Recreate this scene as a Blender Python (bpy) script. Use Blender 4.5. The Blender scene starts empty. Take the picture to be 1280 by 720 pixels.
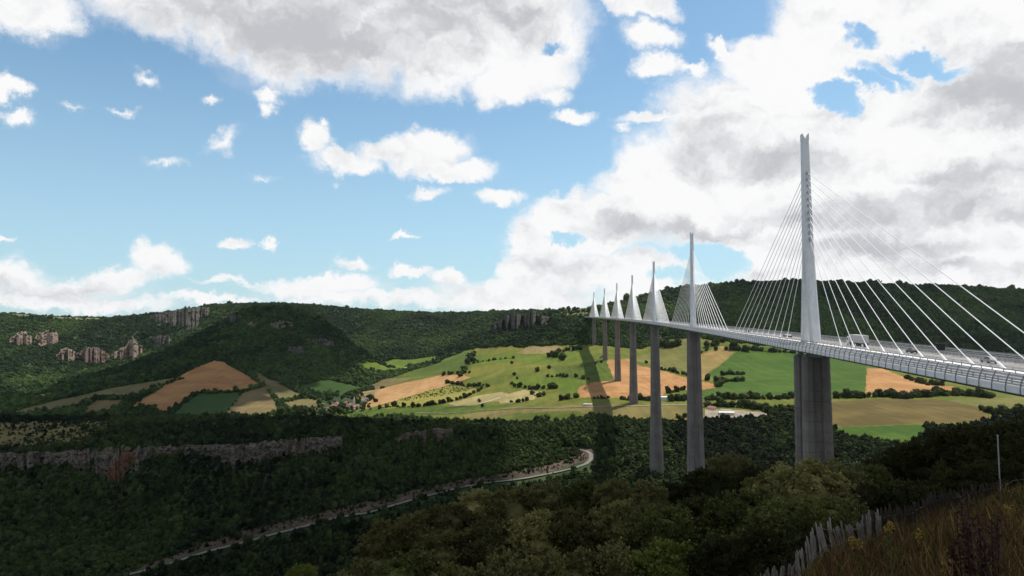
import bpy, bmesh, math, random
import numpy as np
from mathutils import Vector, Matrix, Euler
from math import sin, cos, pi, radians
R = random.Random(7)
NR = np.random.RandomState(11)
C = bpy.context.scene.collection
SC = bpy.context.scene

# ------------------------------------------------------------------ camera
F, PITCH = 841.39, 0.0684
cp, sp = cos(PITCH), sin(PITCH)
cam_d = bpy.data.cameras.new('camera'); cam = bpy.data.objects.new('camera', cam_d); C.objects.link(cam)
cam_d.sensor_width = 36; cam_d.lens = F / 1280 * 36
cam_d.clip_start = 0.1; cam_d.clip_end = 60000
cam.location = (0, 0, 0); cam.rotation_euler = (pi / 2 + PITCH, 0, 0)
SC.camera = cam

# ------------------------------------------------------------------ sun, sky, exposure
SUN_EL, SUN_AZ = radians(63), radians(50)          # azimuth from the view axis, to the right
SUN = np.array([sin(SUN_AZ) * cos(SUN_EL), cos(SUN_AZ) * cos(SUN_EL), sin(SUN_EL)])
sd = bpy.data.lights.new('sun', 'SUN'); sd.energy = 5.0; sd.angle = radians(0.5); sd.color = (1, .955, .88)
so = bpy.data.objects.new('sun', sd); C.objects.link(so)
so.rotation_euler = Vector(-SUN).to_track_quat('-Z', 'Y').to_euler()
SC.view_settings.view_transform = 'Standard'; SC.view_settings.look = 'None'
SC.view_settings.exposure = 0.0; SC.view_settings.gamma = 1
HAZE = 7e-6
SC.cycles.max_bounces = 5; SC.cycles.volume_bounces = 0; SC.cycles.volume_step_rate = 5; SC.cycles.diffuse_bounces = 2; SC.cycles.glossy_bounces = 2
SC.cycles.transparent_max_bounces = 8; SC.cycles.transmission_bounces = 2


def ray(px, row):
    """direction through a pixel of the 1280x720 photo: (x/y, z/y)"""
    yu = 360 - row; dy = F * cp - yu * sp
    return (px - 640) / dy, (F * sp + yu * cp) / dy


def topix(x, y, z):
    d = y * cp + z * sp
    return 640 + F * x / d, 360 - F * (-y * sp + z * cp) / d


class NT:
    def __init__(s, tree): s.t = tree; tree.nodes.clear(); s.k = 0

    def n(s, typ, ins=None, **props):
        nd = s.t.nodes.new(typ)
        for k, v in props.items(): setattr(nd, k, v)
        for k, v in (ins or {}).items():
            if isinstance(v, bpy.types.NodeSocket): s.t.links.new(v, nd.inputs[k])
            else: nd.inputs[k].default_value = v
        return nd

    def m(s, op, a, b=0.0, c=0.0, clamp=False):
        nd = s.n('ShaderNodeMath', {0: a, 1: b, 2: c}, operation=op); nd.use_clamp = clamp
        return nd.outputs[0]

    def vm(s, op, a, b=(0, 0, 0)):
        nd = s.n('ShaderNodeVectorMath', {0: a, 1: b}, operation=op)
        return nd.outputs[0]

    def noise(s, vec, scale, detail=4, rough=.5, dist=0.0, **k):
        return s.n('ShaderNodeTexNoise', {'Vector': vec, 'Scale': scale, 'Detail': detail, 'Roughness': rough, 'Distortion': dist}, **k).outputs['Fac']

    def mr(s, v, a, b, c=0.0, d=1.0, smooth=False):
        return s.n('ShaderNodeMapRange', {'Value': v, 'From Min': a, 'From Max': b, 'To Min': c, 'To Max': d},
                   interpolation_type='SMOOTHSTEP' if smooth else 'LINEAR').outputs[0]

    def mix(s, f, a, b):
        nd = s.n('ShaderNodeMix', {0: f, 6: a, 7: b}, data_type='RGBA'); return nd.outputs[2]


def c4(c): return (c[0], c[1], c[2], 1)


# clouds of the sky: (px, row, radius x, radius y, strength, tilt) in the photo's own view directions
CLOUDS = [
 (30, 8, 62, 42, 1.1, 0), (18, 117, 26, 19, 1.0, 0), (20, 153, 27, 16, .95, 0),
 (210, -5, 120, 55, 1.2, 0), (330, 15, 140, 70, 1.3, 12), (400, 60, 110, 50, 1.2, -15), (520, 20, 170, 95, 1.4, 0), (620, 30, 125, 85, 1.3, 0), (680, 60, 66, 60, 1.1, 0),
 (560, 88, 90, 40, 1.0, -10), (640, 105, 80, 26, 1.0, -5), (695, 112, 30, 18, .9, 0), (420, -60, 420, 90, 1.4, 0),
 (172, 94, 22, 14, .72, 20), (278, 176, 28, 15, .62, -25), (333, 122, 22, 16, .8, 0), (332, 142, 14, 16, .75, 0), (262, 127, 15, 10, .8, 0), (213, 203, 26, 8, .58, 8), (110, 136, 22, 9, .45, 0), (152, 143, 16, 8, .6, 0), (330, 221, 24, 8, .48, 0), (415, 233, 11, 10, .45, 0),
 (393, 175, 24, 26, 1.1, 0), (430, 205, 52, 18, 1.1, 5), (525, 188, 66, 30, 1.4, -6), (560, 206, 56, 17, 1.3, 0), (470, 190, 40, 20, 1.0, 0), (405, 155, 14, 12, .8, 0),
 (625, 242, 40, 17, 1.1, 0), (543, 236, 30, 10, .85, 0), (290, 298, 22, 12, 1.1, 0), (330, 299, 13, 8, .95, 0), (512, 295, 24, 6, .85, 0), (1, 293, 14, 5, .8, 0),
 (725, 145, 30, 15, 1.1, 8), (808, 154, 40, 12, 1.0, 0), (820, 88, 36, 20, 1.05, 10), (865, 88, 30, 12, .95, 0), (815, 48, 42, 20, .95, 15), (800, 8, 66, 20, 1.1, 8), (905, 60, 24, 14, 1.05, 0), (783, 165, 14, 8, .6, 0),
 (200, 328, 36, 24, 1.15, 15), (150, 347, 50, 18, .95, 0), (100, 354, 90, 16, .9, 0), (15, 345, 60, 28, .95, 0), (60, 380, 190, 15, .95, 0), (60, 366, 130, 12, .8, 0), (400, 355, 90, 15, 1.15, 0), (430, 372, 110, 14, .85, 0), (560, 346, 32, 14, 1.15, 0), (517, 339, 28, 9, 1.05, 0), (510, 375, 70, 14, 1.0, 0), (440, 332, 34, 8, .85, 0), (260, 378, 90, 8, .8, 0), (290, 353, 60, 7, .75, 0),
 (640, 366, 110, 30, 1.25, 0), (655, 340, 55, 30, 1.1, 0), (675, 300, 62, 36, 1.2, 0), (740, 280, 100, 46, 1.3, 0), (830, 235, 100, 62, 1.4, 12), (905, 165, 92, 76, 1.4, 20), (990, 90, 105, 76, 1.5, 25), (1080, 25, 150, 80, 1.5, 0), (1050, 200, 200, 110, 1.5, 0), (1200, 180, 200, 140, 1.6, 0), (1260, 60, 130, 120, 1.5, 0), (1130, 300, 260, 90, 1.4, 0), (960, 280, 190, 50, 1.3, 0), (760, 335, 170, 28, 1.15, 0), (980, 345, 110, 26, 1.05, 0), (1230, 330, 150, 70, 1.4, 0), (1450, 150, 260, 240, 1.5, 0), (800, 365, 60, 26, 1.0, 0),
]
HOLES = [(1043, 122, 34, 20, 1.5, 25), (1075, 48, 24, 12, .9, 0), (1165, 78, 55, 15, 1.3, 15), (1110, 92, 40, 11, 1.0, 20), (890, 325, 40, 22, 1.6, 20), (712, 298, 32, 9, 1.2, 0), (840, 343, 30, 10, .9, 0),
         (688, 62, 20, 12, 1.0, 0), (1085, 100, 40, 10, .9, 20), (590, 300, 50, 50, .8, 0), (930, 15, 60, 36, 1.1, 0), (700, 200, 60, 40, .8, 0)]
GREYS = [(390, 35, 190, 75, 1.3, 15), (520, 10, 230, 60, 1.3, 0), (330, 0, 180, 55, 1.1, 0), (900, 185, 62, 48, 1.1, 0), (1000, 205, 120, 24, 1.1, 0), (870, 205, 60, 26, .6, 0), (1240, 120, 100, 75, 1.1, 0), (1160, 265, 230, 34, 1.1, 0), (1000, 270, 160, 24, .9, 0), (830, 290, 170, 22, .9, 0), (1130, 310, 220, 26, 1.0, 0), (730, 325, 130, 18, .8, 0), (700, 275, 50, 24, .5, 0), (1200, 335, 150, 22, .9, 0),
         (60, 365, 200, 20, .8, 0), (25, 10, 70, 30, .5, 0), (200, 345, 50, 18, .5, 0), (540, 200, 90, 16, .3, 0), (1230, 230, 120, 30, .8, 0), (400, -90, 500, 70, 1.0, 0), (930, 345, 90, 14, .6, 0), (1020, 150, 60, 24, .4, 0)]

world = bpy.data.worlds.new('World'); SC.world = world; world.use_nodes = True


def build_world():
    N = NT(world.node_tree)
    sky = N.n('ShaderNodeTexSky', sky_type='NISHITA')
    sky.sun_disc = False; sky.sun_elevation = SUN_EL; sky.sun_rotation = SUN_AZ
    sky.air_density = 1.0; sky.dust_density = 1.2; sky.ozone_density = 1.5; sky.altitude = 400
    tc = N.n('ShaderNodeTexCoord'); d = tc.outputs['Generated']
    n1 = N.n('ShaderNodeTexNoise', {'Vector': d, 'Scale': 9.0, 'Detail': 7.0, 'Roughness': .62})
    n1b = N.n('ShaderNodeTexNoise', {'Vector': d, 'Scale': 38.0, 'Detail': 6.0, 'Roughness': .65})
    w = N.vm('SCALE', N.vm('SUBTRACT', n1.outputs['Color'], (.5, .5, .5))); w.node.inputs['Scale'].default_value = .085
    w2 = N.vm('SCALE', N.vm('SUBTRACT', n1b.outputs['Color'], (.5, .5, .5))); w2.node.inputs['Scale'].default_value = .035
    dw = N.vm('ADD', N.vm('ADD', d, w), w2)

    def blobs(lst, vec, start):
        acc = start
        for (px, row, rx, ry, amp, tilt) in lst:
            u, e = ray(px, row); c = Vector((u, 1, e)).normalized(); L = Vector((u, 1, e)).length
            x = Vector((1, 0, 0)); x = (x - c * x.dot(c)).normalized(); y = c.cross(x) * -1
            if y.z < 0: y = -y
            y = x.cross(c) * (1 if x.cross(c).z > 0 else -1)
            t = radians(tilt); xr = x * cos(t) - y * sin(t); yr = x * sin(t) + y * cos(t)
            zr = xr.cross(yr)
            M = Matrix((xr, yr, zr)).transposed()
            mp = N.n('ShaderNodeMapping', {'Vector': vec, 'Location': c, 'Rotation': M.to_euler(), 'Scale': (1.25 * rx / F / L, 1.25 * ry / F / L, .35)}, vector_type='TEXTURE')
            g = N.n('ShaderNodeTexGradient', {0: mp.outputs[0]}, gradient_type='SPHERICAL')
            acc = N.m('MAXIMUM', N.m('MULTIPLY', g.outputs['Fac'], amp), acc)
        return acc
    # a light scatter of clouds over the whole sky, and the masses of this view
    flat = N.vm('MULTIPLY', d, (1, 1, 2.4))
    wide = N.noise(flat, 2.6, 5, .55)
    base = N.mr(wide, .40, .60, 0.0, .8)
    # keep the wide scatter gentle in front so that the measured masses decide there
    ahead = N.mr(N.n('ShaderNodeVectorMath', {0: d, 1: (0, .93, .22)}, operation='DOT_PRODUCT').outputs['Value'], .55, .75, 1.0, 0.0, True)
    base = N.m('MULTIPLY', base, ahead)
    dens = blobs(CLOUDS, dw, base)
    holes = blobs(HOLES, dw, 0.0)
    dens = N.m('SUBTRACT', N.m('MINIMUM', dens, .8), holes)
    fine = N.noise(N.vm('MULTIPLY', dw, (1, 1, 1.5)), 26.0, 8, .6)
    fine2 = N.noise(N.vm('MULTIPLY', dw, (1, 1, 1.4)), 7.0, 8, .58)
    ddd = N.m('ADD', dens, N.m('MULTIPLY', N.m('SUBTRACT', fine, .5), .42))
    ddd = N.m('ADD', ddd, N.m('MULTIPLY', N.m('SUBTRACT', fine2, .5), .35))
    alpha = N.m('POWER', N.mr(ddd, .08, .64, 0, 1, True), 1.25)
    veil = N.m('MULTIPLY', N.mr(dens, .0, .5, 0, 1, True), N.mr(fine2, .42, .62, .0, .38, True))
    alpha = N.m('MAXIMUM', alpha, veil)
    grey = blobs(GREYS, dw, 0.0)
    gn = N.m('ADD', grey, N.m('MULTIPLY', N.m('SUBTRACT', fine2, .46), .65))
    up = N.noise(N.vm('MULTIPLY', N.vm('ADD', dw, (0.004, 0, .016)), (1, 1, 1.5)), 26.0, 5, .55)
    dn = N.noise(N.vm('MULTIPLY', dw, (1, 1, 1.5)), 26.0, 5, .55)
    up2 = N.noise(N.vm('MULTIPLY', N.vm('ADD', dw, (0.01, 0, .045)), (1, 1, 1.4)), 9.0, 4, .5)
    dn2 = N.noise(N.vm('MULTIPLY', dw, (1, 1, 1.4)), 9.0, 4, .5)
    emb = N.m('ADD', N.m('MULTIPLY', N.m('SUBTRACT', up, dn), 1.1), N.m('MULTIPLY', N.m('SUBTRACT', up2, dn2), 1.9))
    gn = N.m('ADD', gn, emb)
    gfac = N.m('MULTIPLY', N.mr(gn, .0, 1.38, 0, 1, True), N.mr(ddd, .25, .7, 0, 1, True))
    lum = N.mix(gfac, (9.7, 9.7, 9.75, 1), (5.4, 5.55, 5.85, 1))
    # blue of the sky; the Nishita blue is lifted towards what the photo shows
    skyc = N.vm('MULTIPLY', sky.outputs[0], (1.13, 1.42, 1.40))
    hz = N.mr(N.n('ShaderNodeSeparateXYZ', {0: d}).outputs[2], 0.0, .46, .60, 0.0, True)
    skyc = N.mix(hz, skyc, (5.3, 7.5, 8.9, 1))
    col = N.mix(alpha, skyc, lum)
    bg = N.n('ShaderNodeBackground', {'Color': col, 'Strength': .1})
    N.n('ShaderNodeOutputWorld', {'Surface': bg.outputs[0]})


build_world()
world.cycles.sampling_method = 'MANUAL'; world.cycles.sample_map_resolution = 1024


# ------------------------------------------------------------------ helpers
def tag(o, label=None, cat=None, group=None, kind=None):
    if label: o['label'] = label
    if cat: o['category'] = cat
    if group: o['group'] = group
    if kind: o['kind'] = kind
    return o


def mesh_obj(name, verts, faces, mats=None, parent=None, smooth=False, midx=None):
    me = bpy.data.meshes.new(name)
    me.from_pydata([tuple(map(float, v)) for v in verts] if not isinstance(verts, list) else verts, [], faces)
    if mats:
        for m in (mats if isinstance(mats, (list, tuple)) else [mats]): me.materials.append(m)
    if midx is not None: me.polygons.foreach_set('material_index', midx)
    if smooth: me.polygons.foreach_set('use_smooth', [True] * len(me.polygons))
    me.update()
    o = bpy.data.objects.new(name, me); C.objects.link(o)
    if parent: o.parent = parent
    return o


def fast_mesh(name, V, Q, mats, smooth=False, link=True, parent=None):
    """V (n,3) array, Q (m,k) array of equal sided faces"""
    V = np.asarray(V, np.float32); Q = np.asarray(Q, np.int32); k = Q.shape[1]
    me = bpy.data.meshes.new(name)
    me.vertices.add(len(V)); me.vertices.foreach_set('co', V.ravel())
    me.loops.add(Q.size); me.loops.foreach_set('vertex_index', Q.ravel())
    me.polygons.add(len(Q)); me.polygons.foreach_set('loop_start', np.arange(0, Q.size, k, dtype=np.int32))
    me.update(calc_edges=True)
    for m in (mats if isinstance(mats, (list, tuple)) else [mats]): me.materials.append(m)
    me.polygons.foreach_set('use_smooth', np.full(len(Q), smooth))
    me.validate()
    o = bpy.data.objects.new(name, me)
    if link: C.objects.link(o)
    if parent: o.parent = parent
    return o


def empty(name, loc=(0, 0, 0), rz=0):
    o = bpy.data.objects.new(name, None); C.objects.link(o); o.location = loc; o.rotation_euler = (0, 0, rz)
    o.empty_display_size = .2
    return o


class MB:
    """collects boxes, prisms and tubes into one mesh"""
    def __init__(s): s.v = []; s.f = []

    def add(s, vs, fs):
        b = len(s.v); s.v += [tuple(v) for v in vs]; s.f += [tuple(i + b for i in f) for f in fs]

    def box(s, x0, x1, y0, y1, z0, z1, M=None):
        vs = [(x0, y0, z0), (x1, y0, z0), (x1, y1, z0), (x0, y1, z0), (x0, y0, z1), (x1, y0, z1), (x1, y1, z1), (x0, y1, z1)]
        if M: vs = [M @ Vector(v) for v in vs]
        s.add(vs, [(3, 2, 1, 0), (4, 5, 6, 7), (0, 1, 5, 4), (1, 2, 6, 5), (2, 3, 7, 6), (3, 0, 4, 7)])

    def rings(s, rings, cap=True):
        n = len(rings[0]); vs = [v for r in rings for v in r]; fs = []
        for i in range(len(rings) - 1):
            for j in range(n):
                a = i * n + j; b = i * n + (j + 1) % n
                fs.append((a, b, b + n, a + n))
        if cap: fs.append(tuple(range(n - 1, -1, -1))); fs.append(tuple(range((len(rings) - 1) * n, len(rings) * n)))
        s.add(vs, fs)

    def tube(s, p, q, r0, r1=None, n=6):
        p, q = Vector(p), Vector(q); r1 = r0 if r1 is None else r1
        d = (q - p).normalized(); a = d.orthogonal().normalized(); b = d.cross(a)
        s.rings([[c + a * (r * cos(2 * pi * k / n)) + b * (r * sin(2 * pi * k / n)) for k in range(n)] for c, r in ((p, r0), (q, r1))])

    def build(s, name, mats, parent=None, smooth=False):
        return mesh_obj(name, s.v, s.f, mats, parent, smooth)


# numpy value noise ------------------------------------------------
_perm = np.random.RandomState(3).rand(256, 256)


def vnoise(x, y):
    xi = np.floor(x).astype(int); yi = np.floor(y).astype(int); fx = x - xi; fy = y - yi
    fx = fx * fx * fx * (fx * (fx * 6 - 15) + 10); fy = fy * fy * fy * (fy * (fy * 6 - 15) + 10)
    g = lambda a, b: _perm[a & 255, b & 255]
    return (g(xi, yi) * (1 - fx) + g(xi + 1, yi) * fx) * (1 - fy) + (g(xi, yi + 1) * (1 - fx) + g(xi + 1, yi + 1) * fx) * fy


def fbm(x, y, oct=4, gain=.5):
    s = 0; a = 1; t = 0
    for k in range(oct):
        s = s + a * (vnoise(x * 2 ** k + 17.3 * k, y * 2 ** k + 9.1 * k) - .5); t += a; a *= gain
    return s / t * 2      # about -1..1


def pchip(xk, yk, x):
    xk = np.asarray(xk, float); yk = np.asarray(yk, float); h = np.diff(xk); dl = np.diff(yk) / h
    m = np.zeros_like(yk)
    for i in range(1, len(xk) - 1):
        if dl[i - 1] * dl[i] > 0:
            w1 = 2 * h[i] + h[i - 1]; w2 = h[i] + 2 * h[i - 1]; m[i] = (w1 + w2) / (w1 / dl[i - 1] + w2 / dl[i])
    m[0] = dl[0]; m[-1] = dl[-1]
    x = np.clip(x, xk[0], xk[-1]); i = np.clip(np.searchsorted(xk, x) - 1, 0, len(xk) - 2)
    t = (x - xk[i]) / h[i]
    return (2 * t**3 - 3 * t**2 + 1) * yk[i] + (t**3 - 2 * t**2 + t) * h[i] * m[i] + (-2 * t**3 + 3 * t**2) * yk[i + 1] + (t**3 - t**2) * h[i] * m[i + 1]


# ------------------------------------------------------------------ materials
def principled(N, col, rough=.9, spec=.25, bump=None, metal=0.0, normal=None):
    ins = {'Base Color': col, 'Roughness': rough, 'Specular IOR Level': spec, 'Metallic': metal}
    if bump is not None:
        h, st, dist = bump
        ins['Normal'] = N.n('ShaderNodeBump', {'Height': h, 'Strength': st, 'Distance': dist}).outputs[0]
    b = N.n('ShaderNodeBsdfPrincipled', ins)
    N.n('ShaderNodeOutputMaterial', {'Surface': b.outputs[0]}); return b


def mat(name):
    m = bpy.data.materials.new(name); m.use_nodes = True; return m, NT(m.node_tree)


def noisy_mat(name, a, b, scale, rough=.9, detail=5, spec=.25, bump=0.0, bscale=None, bdist=.1, metal=0.0, lo=.35, hi=.65):
    m, N = mat(name); P = N.n('ShaderNodeTexCoord').outputs['Object']
    n = N.noise(P, scale, detail, .6)
    col = N.mix(N.mr(n, lo, hi), c4(a), c4(b))
    bp = None
    if bump: bp = (N.noise(P, bscale or scale * 3, 5, .6), bump, bdist)
    principled(N, col, rough, spec, bp, metal); return m


def field_mat(name, a, b, ang, stripe=12.0, amt=.35, patch=.006, third=None):
    """crop field: two tones in patches, faint drill rows / tramlines along one direction"""
    m, N = mat(name); P = N.n('ShaderNodeNewGeometry').outputs['Position']
    rot = N.n('ShaderNodeMapping', {'Vector': P, 'Rotation': (0, 0, radians(ang)), 'Scale': (1, .08, 0)}).outputs[0]
    st = N.noise(rot, 1 / stripe, 3, .7)
    big = N.noise(P, patch, 6, .62, .6)
    f = N.m('ADD', N.m('MULTIPLY', N.m('SUBTRACT', st, .5), amt * 2.2), N.mr(big, .38, .62))
    col = N.mix(N.m('MAXIMUM', N.m('MINIMUM', f, 1.0), 0.0), c4(a), c4(b))
    if third:
        col = N.mix(N.mr(N.noise(P, patch * 2.3, 4, .5, 1.0), .56, .66, 0, .7), col, c4(third))
    rx_ = N.n('ShaderNodeSeparateXYZ', {0: N.n('ShaderNodeMapping', {'Vector': P, 'Rotation': (0, 0, radians(ang))}).outputs[0]}).outputs[0]
    ph = N.m('FRACT', N.m('ADD', N.m('DIVIDE', rx_, 21.0), N.m('MULTIPLY', N.noise(P, .003, 2, .5), 3.0)))
    col = N.mix(N.m('MULTIPLY', N.mr(ph, .0, .07, 1.0, 0.0), .34), col, c4([x * .5 for x in a]))
    fine = N.noise(P, .35, 4, .7)
    col = N.mix(N.mr(fine, .4, .7, 0, .28), col, c4([x * .45 for x in a]))
    principled(N, col, .95, .1, (N.noise(P, .8, 4, .6), .5, .5)); return m


def foliage_mat(name, dark, light, scale=.6, trans=.0, inst=False):
    m, N = mat(name)
    P = N.n('ShaderNodeNewGeometry').outputs['Position']
    rnd = N.n('ShaderNodeObjectInfo').outputs['Random']
    n = N.noise(P, scale, 3, .6)
    f = N.m('ADD', N.m('MULTIPLY', N.m('SUBTRACT', n, .5), 1.3), N.m('MULTIPLY', rnd, .5))
    if inst:
        t = N.n('ShaderNodeAttribute', attribute_type='INSTANCER', attribute_name='tint').outputs['Fac']
        f = N.m('ADD', f, N.m('SUBTRACT', t, .25))
    else: f = N.m('ADD', f, .2)
    col = N.mix(N.m('MAXIMUM', N.m('MINIMUM', f, 1.0), 0.0), c4(dark), c4(light))
    b = N.n('ShaderNodeBsdfPrincipled', {'Base Color': col, 'Roughness': .8, 'Specular IOR Level': .06})
    if trans:
        tr = N.n('ShaderNodeBsdfTranslucent', {'Color': N.mix(.5, col, c4((light[0] * 1.3, light[1] * 1.3, light[2] * .6)))})
        mx = N.n('ShaderNodeMixShader', {0: trans, 1: b.outputs[0], 2: tr.outputs[0]})
        N.n('ShaderNodeOutputMaterial', {'Surface': mx.outputs[0]})
    else: N.n('ShaderNodeOutputMaterial', {'Surface': b.outputs[0]})
    return m


def rock_mat(name, a, b, c, scale=.05):
    m, N = mat(name); P = N.n('ShaderNodeNewGeometry').outputs['Position']
    st = N.noise(N.n('ShaderNodeMapping', {'Vector': P, 'Scale': (.5, .5, 2.2)}).outputs[0], scale * 2, 8, .7, .8)
    blot = N.noise(P, scale, 6, .6, .5)
    stain = N.noise(N.n('ShaderNodeMapping', {'Vector': P, 'Scale': (1.6, 1.6, .25)}).outputs[0], scale * 2, 5, .65)
    col = N.mix(N.mr(st, .38, .62), c4(a), c4(b))
    col = N.mix(N.mr(blot, .48, .62, 0, .8), col, c4(c))
    col = N.mix(N.mr(stain, .5, .68, 0, .75), col, (.045, .045, .04, 1))
    principled(N, col, .95, .1, (N.noise(P, scale * 8, 8, .7), 1.0, 3.0)); return m


M = {}
M['ground'] = None
m, N = mat('hillside_scrub'); P = N.n('ShaderNodeNewGeometry').outputs['Position']
col = N.mix(N.mr(N.noise(P, .012, 8, .65), .4, .62), (.020, .036, .014, 1), (.05, .075, .03, 1))
col = N.mix(N.mr(N.noise(P, .07, 6, .7), .55, .7, 0, .6), col, (.10, .095, .06, 1))
principled(N, col, .95, .1, (N.noise(P, .25, 6, .7), 1.0, 2.0)); M['ground'] = m
m, N = mat('near_slope_soil'); P = N.n('ShaderNodeNewGeometry').outputs['Position']
col = N.mix(N.mr(N.noise(P, .8, 8, .65), .35, .65), (.022, .020, .010, 1), (.07, .055, .028, 1))
principled(N, col, .95, .1, (N.noise(P, 6, 6, .7), 1.0, .15)); M['soil'] = m
M['scrub'] = field_mat('dry_scrub', (.10, .082, .030), (.19, .15, .062), 10, 30, .3, .02, third=(.05, .065, .025))
M['rock_near'] = rock_mat('grey_limestone', (.085, .07, .058), (.29, .245, .205), (.10, .07, .05), .14)
M['rock_orange'] = rock_mat('rusty_limestone', (.13, .055, .035), (.36, .15, .075), (.22, .16, .13), .22)
M['rock_far'] = rock_mat('pale_limestone', (.12, .095, .075), (.30, .235, .18), (.20, .125, .09), .045)
M['rock_brown'] = rock_mat('brown_overhang', (.13, .085, .075), (.17, .12, .10), (.09, .06, .05), .02)
M['rock_grey'] = rock_mat('weathered_cliff', (.065, .060, .052), (.15, .125, .108), (.04, .05, .03), .035)
M['bank'] = field_mat('red_brown_earth', (.060, .043, .033), (.115, .083, .065), 30, 9, .5, .03, third=(.04, .045, .02))
M['asphalt'] = noisy_mat('road_asphalt', (.13, .115, .10), (.20, .185, .16), .15)
M['track'] = noisy_mat('gravel_track', (.34, .31, .25), (.46, .42, .34), .12)
M['yard'] = noisy_mat('gravel_yard', (.20, .17, .125), (.31, .26, .20), .05)
M['concrete'] = None

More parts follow.
